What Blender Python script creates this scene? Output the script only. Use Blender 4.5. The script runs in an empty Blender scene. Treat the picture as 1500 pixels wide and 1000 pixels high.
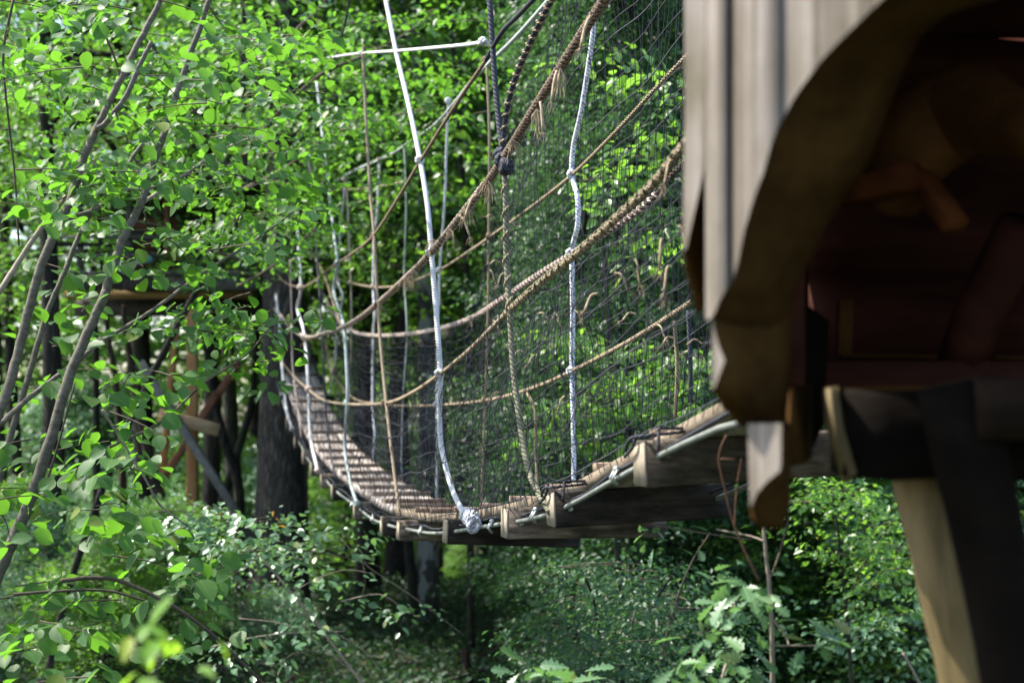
import bpy, math, random
import numpy as np
from mathutils import Vector, Matrix

# ------------------------------------------------------------------ camera, light, exposure
S = bpy.context.scene
COL = S.collection
F, CX, HY, CZ = 2083.0, 750.0, 600.0, 2.6      # focal length in photo pixels, principal column, horizon row, eye height
cam = bpy.data.cameras.new("camera"); camo = bpy.data.objects.new("camera", cam); COL.objects.link(camo)
camo.location = (0, 0, CZ); camo.rotation_euler = (math.pi / 2, 0, 0)
cam.sensor_width = 36.0; cam.lens = 50.0; cam.shift_y = 100 / 1500
cam.clip_start = 0.05; cam.clip_end = 2000
cam.dof.use_dof = True; cam.dof.focus_distance = 5.3; cam.dof.aperture_fstop = 2.7
S.camera = camo

SUN = Vector((-0.58, 0.17, 0.80)).normalized()
w = bpy.data.worlds.new("World"); S.world = w; w.use_nodes = True
nt = w.node_tree; nt.nodes.clear()
sky = nt.nodes.new("ShaderNodeTexSky"); sky.sky_type = 'NISHITA'; sky.sun_disc = False
sky.sun_elevation = math.asin(SUN.z); sky.sun_rotation = math.atan2(SUN.x, SUN.y)
sky.dust_density = 2.0
bg = nt.nodes.new("ShaderNodeBackground"); bg.inputs[1].default_value = 0.15
wo = nt.nodes.new("ShaderNodeOutputWorld")
nt.links.new(sky.outputs[0], bg.inputs[0]); nt.links.new(bg.outputs[0], wo.inputs[0])
sl = bpy.data.lights.new("sun", 'SUN'); sl.energy = 3.9; sl.angle = math.radians(0.53); sl.color = (1.0, 0.95, 0.86)
so = bpy.data.objects.new("sun", sl); COL.objects.link(so)
so.rotation_euler = SUN.to_track_quat('Z', 'Y').to_euler()
S.view_settings.view_transform = 'Standard'; S.view_settings.look = 'None'
S.view_settings.exposure = 1.75; S.view_settings.gamma = 1.0
S.cycles.max_bounces = 8; S.cycles.diffuse_bounces = 4; S.cycles.glossy_bounces = 2
S.cycles.transmission_bounces = 5; S.cycles.transparent_max_bounces = 4
S.cycles.use_denoising = True; S.cycles.sample_clamp_indirect = 6.0

RNG = np.random.default_rng(7)
random.seed(7)

# ------------------------------------------------------------------ helpers
def W(px, py, d):
    return Vector(((px - CX) / F * d, d, CZ + (HY - py) / F * d))

class MB:
    """collects geometry (numpy chunks), one build() = one mesh object"""
    def __init__(s):
        s.v = []; s.f = []; s.uv = []; s.n = 0
    def add(s, verts, faces, uvs=None):
        verts = np.asarray(verts, dtype=np.float64).reshape(-1, 3)
        for k, f in enumerate(faces):
            s.f.append([i + s.n for i in f])
            s.uv.append(uvs[k] if uvs is not None else [(0, 0)] * len(f))
        s.v.append(verts); s.n += len(verts)
    def box(s, c, ax, ay, az):
        """c centre; ax ay az half-extent vectors"""
        c = Vector(c); ax = Vector(ax); ay = Vector(ay); az = Vector(az)
        vs = [c + ax * i + ay * j + az * k for i in (-1, 1) for j in (-1, 1) for k in (-1, 1)]
        s.add(vs, [(0, 1, 3, 2), (4, 6, 7, 5), (0, 4, 5, 1), (2, 3, 7, 6), (0, 2, 6, 4), (1, 5, 7, 3)])
    def beam(s, p, q, w, h, up=(0, 0, 1), n=1, jit=0.0):
        """timber from p to q"""
        p = Vector(p); q = Vector(q); t = (q - p).normalized()
        up = Vector(up) if abs(t.dot(Vector(up))) < .98 else Vector((0, 1, 0))
        sd = t.cross(up).normalized(); u = sd.cross(t).normalized()
        vs = []; b = 0.06 * min(w, h)
        prof = [(-w/2+b, -h/2), (w/2-b, -h/2), (w/2, -h/2+b), (w/2, h/2-b), (w/2-b, h/2), (-w/2+b, h/2), (-w/2, h/2-b), (-w/2, -h/2+b)]
        for i in range(n + 1):
            c = p.lerp(q, i / n)
            for a, bb in prof:
                vs.append(c + sd * (a + random.uniform(-jit, jit)) + u * (bb + random.uniform(-jit, jit)))
        fs = []
        for i in range(n):
            for k in range(8):
                a = i * 8 + k; b2 = i * 8 + (k + 1) % 8
                fs.append((a, b2, b2 + 8, a + 8))
        fs.append(tuple(range(7, -1, -1))); fs.append(tuple(n * 8 + k for k in range(8)))
        s.add(vs, fs)
    def tube(s, pts, r, sides=6, cap=True, wob=0.0, rad_noise=0.0):
        pts = [Vector(p) for p in pts]; n = len(pts)
        rs = list(r) if hasattr(r, '__len__') else [r] * n
        ref = Vector((0, 0, 1)) if abs((pts[-1] - pts[0]).normalized().z) < 0.9 else Vector((1, 0, 0))
        vs = []; ln = [0.0]
        prev = None
        for i in range(n):
            t = (pts[min(i + 1, n - 1)] - pts[max(i - 1, 0)])
            t = t.normalized() if t.length > 1e-9 else Vector((0, 0, 1))
            if prev is None:
                a = t.cross(ref).normalized()
            else:
                a = (prev - t * prev.dot(t))
                a = a.normalized() if a.length > 1e-6 else t.orthogonal().normalized()
            prev = a; b = t.cross(a)
            if i: ln.append(ln[-1] + (pts[i] - pts[i - 1]).length)
            for k in range(sides):
                an = 2 * math.pi * k / sides
                rr = rs[i] * (1 + (random.uniform(-rad_noise, rad_noise) if rad_noise else 0))
                vs.append(pts[i] + (a * math.cos(an) + b * math.sin(an)) * rr)
        fs = []; uv = []
        for i in range(n - 1):
            for k in range(sides):
                k2 = (k + 1) % sides
                fs.append((i * sides + k, i * sides + k2, (i + 1) * sides + k2, (i + 1) * sides + k))
                uv.append([(k / sides, ln[i]), ((k + 1) / sides, ln[i]), ((k + 1) / sides, ln[i + 1]), (k / sides, ln[i + 1])])
        if cap:
            fs.append(tuple(range(sides - 1, -1, -1))); uv.append([(0, 0)] * sides)
            fs.append(tuple((n - 1) * sides + k for k in range(sides))); uv.append([(0, ln[-1])] * sides)
        s.add(vs, fs, uv)
    def ball(s, c, r, seg=8, rings=5, sx=1, sy=1, sz=1, jit=0.0):
        c = Vector(c); vs = [c + Vector((0, 0, r * sz))]
        for i in range(1, rings):
            th = math.pi * i / rings
            for k in range(seg):
                ph = 2 * math.pi * k / seg; rr = r * (1 + random.uniform(-jit, jit))
                vs.append(c + Vector((rr * sx * math.sin(th) * math.cos(ph), rr * sy * math.sin(th) * math.sin(ph), rr * sz * math.cos(th))))
        vs.append(c + Vector((0, 0, -r * sz)))
        fs = [(0, 1 + k, 1 + (k + 1) % seg) for k in range(seg)]
        for i in range(rings - 2):
            for k in range(seg):
                a = 1 + i * seg + k; b = 1 + i * seg + (k + 1) % seg
                fs.append((a, a + seg, b + seg, b))
        L = len(vs) - 1; o = 1 + (rings - 2) * seg
        fs += [(L, o + (k + 1) % seg, o + k) for k in range(seg)]
        s.add(vs, fs)
    def loft(s, A, B):
        """solid between two outlines with equal counts"""
        n = len(A)
        fs = [(i, (i + 1) % n, (i + 1) % n + n, i + n) for i in range(n)]
        fs += [tuple(range(n - 1, -1, -1)), tuple(range(n, 2 * n))]
        s.add(list(A) + list(B), fs)
    def mesh(s, name, smooth=False):
        me = bpy.data.meshes.new(name)
        v = np.concatenate(s.v) if s.v else np.zeros((0, 3))
        me.vertices.add(len(v)); me.vertices.foreach_set('co', v.astype(np.float32).ravel())
        tot = np.array([len(f) for f in s.f], dtype=np.int32)
        st = np.concatenate([[0], np.cumsum(tot)[:-1]]).astype(np.int32)
        li = np.array([i for f in s.f for i in f], dtype=np.int32)
        me.loops.add(len(li)); me.loops.foreach_set('vertex_index', li)
        me.polygons.add(len(tot)); me.polygons.foreach_set('loop_start', st); me.polygons.foreach_set('loop_total', tot)
        if smooth: me.polygons.foreach_set('use_smooth', np.ones(len(tot), dtype=bool))
        uvl = me.uv_layers.new(name='UVMap')
        uvl.data.foreach_set('uv', np.array([c for u in s.uv for c in u], dtype=np.float32).ravel())
        me.update(calc_edges=True); me.validate()
        return me
    def build(s, name, m, parent=None, smooth=False):
        me = s.mesh(name, smooth)
        return link(name, me, m, parent)

def link(name, me, m, parent=None):
    if m is not None and not me.materials: me.materials.append(m)
    o = bpy.data.objects.new(name, me); COL.objects.link(o)
    if parent is not None:
        o.parent = parent
        o.matrix_parent_inverse = Matrix.Translation(parent.location).inverted() if parent.type == 'EMPTY' else Matrix.Identity(4)
    return o

def thing(name, label, cat, loc=(0, 0, 0), group=None):
    o = bpy.data.objects.new(name, None); COL.objects.link(o)
    o.location = loc; o.empty_display_size = 0.1
    return tag(o, label, cat, group)
def tag(o, label=None, cat=None, group=None, kind=None):
    if label: o['label'] = label
    if cat: o['category'] = cat
    if group: o['group'] = group
    if kind: o['kind'] = kind
    return o

def smooth_path(pts, n=6):
    """Catmull-Rom through points"""
    pts = [Vector(p) for p in pts]
    if len(pts) < 3: 
        return [pts[0].lerp(pts[-1], i / n) for i in range(n + 1)]
    P = [pts[0] * 2 - pts[1]] + pts + [pts[-1] * 2 - pts[-2]]
    out = []
    for i in range(1, len(P) - 2):
        a, b, c, d = P[i - 1], P[i], P[i + 1], P[i + 2]
        for k in range(n):
            t = k / n
            out.append(0.5 * ((2 * b) + (c - a) * t + (2 * a - 5 * b + 4 * c - d) * t * t + (3 * b - a - 3 * c + d) * t ** 3))
    out.append(pts[-1]); return out

# ------------------------------------------------------------------ materials
def newmat(name):
    m = bpy.data.materials.new(name); m.use_nodes = True
    n = m.node_tree; n.nodes.clear()
    o = n.nodes.new("ShaderNodeOutputMaterial")
    return m, n, o
def ramp(n, src, stops):
    r = n.nodes.new("ShaderNodeValToRGB")
    el = r.color_ramp.elements
    while len(el) > 1: el.remove(el[0])
    el[0].position = stops[0][0]; el[0].color = (*stops[0][1], 1)
    for p, c in stops[1:]:
        e = el.new(p); e.color = (*c, 1)
    n.links.new(src, r.inputs[0]); return r.outputs[0]
def objcoord(n, scale=(1, 1, 1), kind='Object'):
    tc = n.nodes.new("ShaderNodeTexCoord"); mp = n.nodes.new("ShaderNodeMapping")
    mp.inputs['Scale'].default_value = scale
    n.links.new(tc.outputs[kind], mp.inputs[0]); return mp.outputs[0]
def noise(n, vec, scale, detail=6, rough=0.6):
    t = n.nodes.new("ShaderNodeTexNoise"); t.inputs['Scale'].default_value = scale
    t.inputs['Detail'].default_value = detail; t.inputs['Roughness'].default_value = rough
    if vec is not None: n.links.new(vec, t.inputs['Vector'])
    return t.outputs[0]
def mixc(n, fac, a, b, mode='MIX'):
    m = n.nodes.new("ShaderNodeMix"); m.data_type = 'RGBA'; m.blend_type = mode
    for s, v in ((m.inputs[0], fac), (m.inputs[6], a), (m.inputs[7], b)):
        if hasattr(v, 'is_output'): n.links.new(v, s)
        elif isinstance(v, (int, float)): s.default_value = v
        else: s.default_value = (*v, 1)
    return m.outputs[2]
def bump(n, h, strength=0.5, dist=0.02):
    b = n.nodes.new("ShaderNodeBump"); b.inputs['Strength'].default_value = strength; b.inputs['Distance'].default_value = dist
    n.links.new(h, b.inputs['Height']); return b.outputs[0]
def principled(n, o, col, rough=0.7, nrm=None, spec=0.4, metal=0.0):
    p = n.nodes.new("ShaderNodeBsdfPrincipled")
    if hasattr(col, 'is_output'): n.links.new(col, p.inputs['Base Color'])
    else: p.inputs['Base Color'].default_value = (*col, 1)
    p.inputs['Roughness'].default_value = rough; p.inputs['Specular IOR Level'].default_value = spec
    p.inputs['Metallic'].default_value = metal
    if nrm is not None: n.links.new(nrm, p.inputs['Normal'])
    n.links.new(p.outputs[0], o.inputs[0]); return p

def math_(n, op, a, b=None, c=None):
    m = n.nodes.new("ShaderNodeMath"); m.operation = op
    for k, v in enumerate((a, b, c)):
        if v is None: continue
        if hasattr(v, 'is_output'): n.links.new(v, m.inputs[k])
        else: m.inputs[k].default_value = v
    return m.outputs[0]
def leaf_mat(name, cols, trans, tfac=0.45, rough=0.42, spec=0.5, veins=False):
    m, n, o = newmat(name)
    g = n.nodes.new("ShaderNodeNewGeometry"); rnd = g.outputs['Random Per Island']
    k = len(cols)
    c = ramp(n, rnd, [(.96 * i / (k - 1), x) for i, x in enumerate(cols)] + [(.975, (cols[-1][0] * 2.2, cols[-1][1] * 1.25, cols[-1][2]))])
    cl = noise(n, objcoord(n), 0.8, 3)
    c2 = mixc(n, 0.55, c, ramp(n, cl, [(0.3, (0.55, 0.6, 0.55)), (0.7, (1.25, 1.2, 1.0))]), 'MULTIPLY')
    tcol = mixc(n, rnd, trans, tuple(x * 0.7 for x in trans))
    if veins:
        uv = n.nodes.new("ShaderNodeUVMap"); sp = n.nodes.new("ShaderNodeSeparateXYZ"); n.links.new(uv.outputs[0], sp.inputs[0])
        aw = math_(n, 'ABSOLUTE', sp.outputs[1])
        mid = math_(n, 'LESS_THAN', aw, .016)
        pp = math_(n, 'PINGPONG', math_(n, 'SUBTRACT', math_(n, 'MULTIPLY', sp.outputs[0], 8.0), math_(n, 'MULTIPLY', aw, 6.0)), .5)
        v = math_(n, 'MAXIMUM', mid, math_(n, 'MULTIPLY', math_(n, 'LESS_THAN', pp, .07), .7))
        c2 = mixc(n, math_(n, 'MULTIPLY', v, .38), c2, tuple(min(1, x * 2.6 + .03) for x in cols[-1]))
        tcol = mixc(n, math_(n, 'MULTIPLY', v, .5), tcol, tuple(x * 0.45 for x in trans))
        sp_ = ramp(n, noise(n, objcoord(n), 26, 4), [(0.66, (0, 0, 0)), (0.70, (.8, .8, .8))])
        c2 = mixc(n, sp_, c2, (0.13, 0.085, 0.035)); tcol = mixc(n, sp_, tcol, (0.16, 0.10, 0.03))
    p = n.nodes.new("ShaderNodeBsdfPrincipled"); n.links.new(c2, p.inputs['Base Color'])
    p.inputs['Roughness'].default_value = rough; p.inputs['Specular IOR Level'].default_value = spec
    t = n.nodes.new("ShaderNodeBsdfTranslucent")
    n.links.new(tcol, t.inputs[0])
    mx = n.nodes.new("ShaderNodeMixShader"); mx.inputs[0].default_value = tfac
    n.links.new(p.outputs[0], mx.inputs[1]); n.links.new(t.outputs[0], mx.inputs[2]); n.links.new(mx.outputs[0], o.inputs[0])
    return m

def wood_mat(name, stops, stretch=(1, 1, 12), scale=14, rough=0.8, bstr=0.5, grime=0.5, spec=0.25, grime_col=(0.25, 0.24, 0.2), vary=0.15):
    m, n, o = newmat(name)
    v = objcoord(n, tuple(1.0 / x if x else 1 for x in stretch))
    f = noise(n, v, scale, 8, 0.65)
    c = ramp(n, f, stops)
    g = noise(n, objcoord(n), 3.2, 5)
    c = mixc(n, grime, c, ramp(n, g, [(0.35, grime_col), (0.6, (1, 1, 1))]), 'MULTIPLY')
    oi = n.nodes.new("ShaderNodeObjectInfo")
    c = mixc(n, 1.0, c, ramp(n, oi.outputs['Random'], [(0.0, (1 - vary,) * 3), (1.0, (1 + vary,) * 3)]), 'MULTIPLY')
    principled(n, o, c, rough, bump(n, f, bstr, 0.01), spec)
    return m

def bark_mat(name, dark, light, moss=None, scale=9, lichen=None):
    m, n, o = newmat(name)
    v = objcoord(n, (1, 1, 0.18))
    vo = n.nodes.new("ShaderNodeTexVoronoi"); vo.feature = 'DISTANCE_TO_EDGE'; vo.inputs['Scale'].default_value = scale * 1.6
    wv = noise(n, v, scale, 8, 0.7)
    add = n.nodes.new("ShaderNodeMixRGB"); add.blend_type = 'ADD'; add.inputs[0].default_value = 0.35
    n.links.new(v, add.inputs[1]); n.links.new(wv, add.inputs[2]); n.links.new(add.outputs[0], vo.inputs['Vector'])
    h = ramp(n, vo.outputs['Distance'], [(0.0, (0, 0, 0)), (0.35, (1, 1, 1))])
    c = mixc(n, h, dark, mixc(n, wv, light, tuple(x * 0.5 for x in light)))
    if moss: c = mixc(n, ramp(n, noise(n, objcoord(n), 2.0, 5), [(0.5, (0, 0, 0)), (0.65, (0.7, 0.7, 0.7))]), c, moss)
    if lichen: c = mixc(n, ramp(n, noise(n, objcoord(n, (1, 1, .6)), 5.0, 6), [(0.5, (0, 0, 0)), (0.58, (0.9, 0.9, 0.9))]), c, lichen)
    principled(n, o, c, 0.9, bump(n, h, 0.9, 0.03), 0.2)
    return m

def rope_mat(name, col, dark, freq=60, strands=3, rough=0.85, bs=0.8, fleck=None):
    m, n, o = newmat(name)
    uv = n.nodes.new("ShaderNodeUVMap"); sp = n.nodes.new("ShaderNodeSeparateXYZ"); n.links.new(uv.outputs[0], sp.inputs[0])
    a = n.nodes.new("ShaderNodeMath"); a.operation = 'MULTIPLY'; a.inputs[1].default_value = freq; n.links.new(sp.outputs[1], a.inputs[0])
    b = n.nodes.new("ShaderNodeMath"); b.operation = 'MULTIPLY'; b.inputs[1].default_value = strands; n.links.new(sp.outputs[0], b.inputs[0])
    c = n.nodes.new("ShaderNodeMath"); c.operation = 'ADD'; n.links.new(a.outputs[0], c.inputs[0]); n.links.new(b.outputs[0], c.inputs[1])
    d = n.nodes.new("ShaderNodeMath"); d.operation = 'PINGPONG'; d.inputs[1].default_value = 0.5; n.links.new(c.outputs[0], d.inputs[0])
    e = n.nodes.new("ShaderNodeMath"); e.operation = 'MULTIPLY'; e.inputs[1].default_value = 2.0; n.links.new(d.outputs[0], e.inputs[0])
    cc = ramp(n, e.outputs[0], [(0.0, dark), (0.4, col), (1.0, tuple(min(1, x * 1.15) for x in col))])
    nz = noise(n, objcoord(n), 25, 5)
    cc = mixc(n, 0.6, cc, ramp(n, nz, [(0.3, (0.6, 0.57, 0.52)), (0.65, (1.05, 1.05, 1.05))]), 'MULTIPLY')
    if fleck:
        fl = ramp(n, noise(n, objcoord(n), 60, 3), [(0.58, (0, 0, 0)), (0.62, (1, 1, 1))])
        cc = mixc(n, fl, cc, fleck)
    principled(n, o, cc, rough, bump(n, e.outputs[0], bs, 0.004), 0.25)
    return m

M = {}
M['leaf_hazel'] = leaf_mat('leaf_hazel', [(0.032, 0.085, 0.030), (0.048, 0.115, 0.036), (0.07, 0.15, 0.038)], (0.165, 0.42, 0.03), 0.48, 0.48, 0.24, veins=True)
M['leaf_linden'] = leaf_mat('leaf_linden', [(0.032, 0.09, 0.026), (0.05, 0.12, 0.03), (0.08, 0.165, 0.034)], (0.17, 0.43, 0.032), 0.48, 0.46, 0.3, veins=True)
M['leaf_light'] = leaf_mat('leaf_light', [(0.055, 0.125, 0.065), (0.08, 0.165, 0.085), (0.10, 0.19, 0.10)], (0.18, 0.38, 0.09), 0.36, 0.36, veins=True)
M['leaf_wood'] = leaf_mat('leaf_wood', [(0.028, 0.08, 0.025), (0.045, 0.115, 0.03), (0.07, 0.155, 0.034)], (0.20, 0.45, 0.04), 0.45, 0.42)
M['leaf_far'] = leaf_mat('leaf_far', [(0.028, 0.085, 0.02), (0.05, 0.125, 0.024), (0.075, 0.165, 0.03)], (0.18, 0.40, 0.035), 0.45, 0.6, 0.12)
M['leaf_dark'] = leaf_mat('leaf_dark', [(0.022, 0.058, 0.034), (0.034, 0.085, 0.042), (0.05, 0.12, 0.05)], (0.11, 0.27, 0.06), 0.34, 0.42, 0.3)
M['leaf_floor_shade'] = leaf_mat('leaf_floor_shade', [(0.014, 0.04, 0.02), (0.022, 0.058, 0.028), (0.035, 0.08, 0.034)], (0.07, 0.18, 0.035), 0.3, 0.5, 0.25)  # understorey shade put into the darker leaf colour
M['leaf_beech'] = leaf_mat('leaf_beech', [(0.045, 0.115, 0.034), (0.065, 0.15, 0.036), (0.095, 0.20, 0.04)], (0.27, 0.56, 0.05), 0.47, 0.38)
M['leaf_oak'] = leaf_mat('leaf_oak', [(0.06, 0.13, 0.07), (0.08, 0.165, 0.08), (0.12, 0.21, 0.10)], (0.18, 0.38, 0.09), 0.36, 0.36, veins=True)
M['leaf_seedling'] = leaf_mat('leaf_seedling', [(0.09, 0.21, 0.02), (0.13, 0.26, 0.03)], (0.42, 0.75, 0.05), 0.5, veins=True)
M['leaf_yellow'] = leaf_mat('leaf_yellow', [(0.45, 0.22, 0.03), (0.5, 0.3, 0.05)], (0.5, 0.25, 0.03), 0.3)
M['bark_oak'] = bark_mat('bark_oak', (0.035, 0.030, 0.026), (0.25, 0.215, 0.19), scale=11)
M['bark_dark'] = bark_mat('bark_dark', (0.02, 0.018, 0.016), (0.085, 0.075, 0.065), (0.05, 0.065, 0.03))
M['bark_pale'] = bark_mat('bark_pale', (0.08, 0.075, 0.07), (0.27, 0.26, 0.235), None, 14, (0.55, 0.55, 0.51))
M['bark_red'] = bark_mat('bark_red', (0.03, 0.02, 0.015), (0.12, 0.085, 0.06))
M['stem'] = wood_mat('stem', [(0.3, (0.0648, 0.0551, 0.0389)), (0.55, (0.1296, 0.1134, 0.0842)), (0.75, (0.1750, 0.1620, 0.1296))], (1, 1, 0.5), 30, 0.75, 0.4, 0.45, grime_col=(0.45, 0.47, 0.36))
M['twig'] = wood_mat('twig', [(0.3, (0.05, 0.04, 0.03)), (0.7, (0.13, 0.10, 0.07))], (1, 1, 1), 20, 0.8, 0.3, 0.3)
M['twig_pale'] = wood_mat('twig_pale', [(0.3, (0.16, 0.13, 0.10)), (0.7, (0.30, 0.25, 0.19))], (1, 1, 1), 20, 0.8, 0.3, 0.3)
M['twig_red'] = wood_mat('twig_red', [(0.3, (0.10, 0.045, 0.03)), (0.7, (0.20, 0.10, 0.06))], (1, 1, 1), 20, 0.7, 0.3, 0.3)
M['deck'] = wood_mat('deck', [(0.3, (0.20, 0.165, 0.15)), (0.5, (0.38, 0.33, 0.30)), (0.72, (0.50, 0.45, 0.42))], (0.25, 1, 0.25), 30, 0.8, 0.4, 0.5, grime_col=(0.5, 0.46, 0.42))
M['board_edge'] = wood_mat('board_edge', [(0.3, (0.1360, 0.1066, 0.0748)), (0.7, (0.2560, 0.2050, 0.1496))], (0.5, 4, 0.5), 20, 0.85, 0.3, 0.5, grime_col=(0.5, 0.46, 0.4))
M['cleat'] = wood_mat('cleat', [(0.3, (0.13, 0.085, 0.06)), (0.7, (0.28, 0.20, 0.15))], (4, 1, 1), 20, 0.85, 0.3, 0.4)
M['beam'] = wood_mat('beam', [(0.40, (0.0363, 0.0290, 0.0220)), (0.5, (0.0908, 0.0692, 0.0517)), (0.60, (0.1568, 0.1222, 0.0941))], (8, 1.5, 1), 22, 0.8, 0.7, 0.8, grime_col=(0.32, 0.33, 0.25), vary=0.45)
M['beam_dark'] = wood_mat('beam_dark', [(0.40, (0.0142, 0.0114, 0.0086)), (0.5, (0.0356, 0.0272, 0.0203)), (0.60, (0.0616, 0.0479, 0.0369))], (8, 1.5, 1), 22, 0.8, 0.7, 0.8, grime_col=(0.32, 0.33, 0.25), vary=0.45)
M['beam_end_lit'] = wood_mat('beam_end_lit', [(0.3, (0.2407, 0.1965, 0.1444)), (0.7, (0.3689, 0.3129, 0.2407))], (1, 1, 1), 40, 0.85, 0.3, 0.4, grime_col=(0.5, 0.47, 0.4))  # pale tone stands for light falling on the left beam ends
M['slab_grey'] = wood_mat('slab_grey', [(0.30, (0.0523, 0.0378, 0.0263)), (0.43, (0.1426, 0.1188, 0.0968)), (0.55, (0.2281, 0.1980, 0.1704)), (0.72, (0.2946, 0.2596, 0.2323))], (0.22, 0.22, 18), 9, 0.85, 0.6, 0.8, grime_col=(0.40, 0.38, 0.24))
M['slab_cut'] = wood_mat('slab_cut', [(0.3, (0.0330, 0.0156, 0.0047)), (0.5, (0.0771, 0.0380, 0.0105)), (0.72, (0.1192, 0.0592, 0.0171))], (1, 1, 1), 9, 0.8, 0.4, 0.6, grime_col=(0.35, 0.3, 0.25), spec=0.04)
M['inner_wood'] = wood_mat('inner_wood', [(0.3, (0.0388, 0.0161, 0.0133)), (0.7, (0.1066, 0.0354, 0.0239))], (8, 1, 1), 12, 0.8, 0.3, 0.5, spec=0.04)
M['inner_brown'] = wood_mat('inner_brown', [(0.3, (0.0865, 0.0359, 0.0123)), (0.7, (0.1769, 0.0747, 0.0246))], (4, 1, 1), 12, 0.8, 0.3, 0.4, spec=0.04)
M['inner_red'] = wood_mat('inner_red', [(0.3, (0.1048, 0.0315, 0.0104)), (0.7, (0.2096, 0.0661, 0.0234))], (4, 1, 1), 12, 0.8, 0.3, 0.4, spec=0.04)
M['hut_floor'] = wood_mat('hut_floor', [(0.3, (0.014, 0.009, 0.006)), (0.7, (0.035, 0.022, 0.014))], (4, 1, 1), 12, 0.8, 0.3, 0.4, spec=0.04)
M['shaded_log'] = wood_mat('shaded_log', [(0.3, (0.0046, 0.0034, 0.0028)), (0.7, (0.0114, 0.0078, 0.0052))], (4, 1, 1), 12, 0.8, 0.4, 0.4, spec=0.04)  # shade on the lookout timbers is put into this near-black colour
M['post_log'] = wood_mat('post_log', [(0.3, (0.0770, 0.0545, 0.0237)), (0.5, (0.1605, 0.1159, 0.0547)), (0.72, (0.2439, 0.1797, 0.0913))], (0.6, 0.6, 8), 14, 0.8, 0.4, 0.6, grime_col=(0.35, 0.38, 0.22))
M['hut_dark'] = wood_mat('hut_dark', [(0.3, (0.035, 0.028, 0.024)), (0.7, (0.09, 0.075, 0.065))], (1, 1, 6), 10, 0.85, 0.3, 0.4)
M['hut_red'] = wood_mat('hut_red', [(0.3, (0.12, 0.05, 0.028)), (0.7, (0.24, 0.11, 0.06))], (6, 1, 1), 10, 0.8, 0.3, 0.4)
M['hut_orange'] = wood_mat('hut_orange', [(0.3, (0.2860, 0.1320, 0.0495)), (0.7, (0.4620, 0.2420, 0.0990))], (1, 1, 8), 10, 0.75, 0.3, 0.3)
M['hut_pale'] = wood_mat('hut_pale', [(0.3, (0.27, 0.17, 0.09)), (0.7, (0.42, 0.29, 0.17))], (8, 1, 1), 10, 0.75, 0.3, 0.3)
M['hut_yellow'] = wood_mat('hut_yellow', [(0.3, (0.1428, 0.0798, 0.0210)), (0.7, (0.2184, 0.1344, 0.0420))], (8, 1, 1), 10, 0.75, 0.3, 0.3)
M['hut_grey'] = wood_mat('hut_grey', [(0.3, (0.0900, 0.0863, 0.0788)), (0.7, (0.1875, 0.1800, 0.1650))], (1, 1, 1), 16, 0.85, 0.3, 0.4)
M['rope_white'] = rope_mat('rope_white', (0.60, 0.60, 0.62), (0.33, 0.34, 0.38), 70, 3)
M['rope_blue'] = rope_mat('rope_blue', (0.78, 0.78, 0.82), (0.40, 0.42, 0.55), 60, 2, fleck=(0.10, 0.13, 0.33))
M['rope_grey'] = rope_mat('rope_grey', (0.42, 0.47, 0.46), (0.24, 0.28, 0.28), 70, 3)
M['rope_pink'] = rope_mat('rope_pink', (0.47, 0.385, 0.34), (0.22, 0.165, 0.135), 70, 3)
M['rope_tan'] = rope_mat('rope_tan', (0.285, 0.225, 0.155), (0.11, 0.08, 0.05), 60, 3)
M['rope_brown'] = rope_mat('rope_brown', (0.20, 0.145, 0.10), (0.06, 0.04, 0.026), 60, 3)
M['rope_core'] = rope_mat('rope_core', (0.10, 0.07, 0.05), (0.03, 0.02, 0.012), 60, 3)
M['rope_yellow'] = rope_mat('rope_yellow', (0.26, 0.215, 0.125), (0.09, 0.07, 0.035), 60, 3)
M['rope_dark'] = rope_mat('rope_dark', (0.045, 0.048, 0.062), (0.015, 0.015, 0.02), 50, 3)
M['rope_olive'] = rope_mat('rope_olive', (0.16, 0.16, 0.105), (0.06, 0.06, 0.04), 50, 3)
M['fray'] = rope_mat('fray', (0.36, 0.285, 0.19), (0.24, 0.18, 0.11), 20, 1)
M['net'] = rope_mat('net', (0.028, 0.031, 0.040), (0.015, 0.016, 0.021), 40, 1, bs=0.2)
M['hose'] = rope_mat('hose', (0.21, 0.23, 0.205), (0.085, 0.09, 0.085), 75, 1, 0.5, 0.9)
mm, n_, o_ = newmat('steel'); principled(n_, o_, (0.45, 0.46, 0.45), 0.45, None, 0.5, 0.8); M['steel'] = mm
mm, n_, o_ = newmat('tarp'); principled(n_, o_, mixc(n_, noise(n_, objcoord(n_), 8), (0.10, 0.28, 0.55), (0.2, 0.42, 0.68)), 0.6); M['tarp'] = mm
mm, n_, o_ = newmat('soil')
c_ = ramp(n_, noise(n_, objcoord(n_), 0.6, 8), [(0.35, (0.016, 0.026, 0.012)), (0.5, (0.024, 0.038, 0.015)), (0.65, (0.05, 0.042, 0.026))])
c_ = mixc(n_, 0.6, c_, ramp(n_, noise(n_, objcoord(n_), 14, 6), [(0.3, (0.4, 0.4, 0.4)), (0.7, (1.3, 1.2, 1.1))]), 'MULTIPLY')
principled(n_, o_, c_, 0.95, bump(n_, noise(n_, objcoord(n_), 20, 6), 0.8, 0.05), 0.2); M['soil'] = mm
M['leaf_litter'] = leaf_mat('leaf_litter', [(0.05, 0.03, 0.018), (0.09, 0.055, 0.03), (0.14, 0.09, 0.05)], (0.08, 0.05, 0.02), 0.15, 0.7, 0.2)

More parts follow.
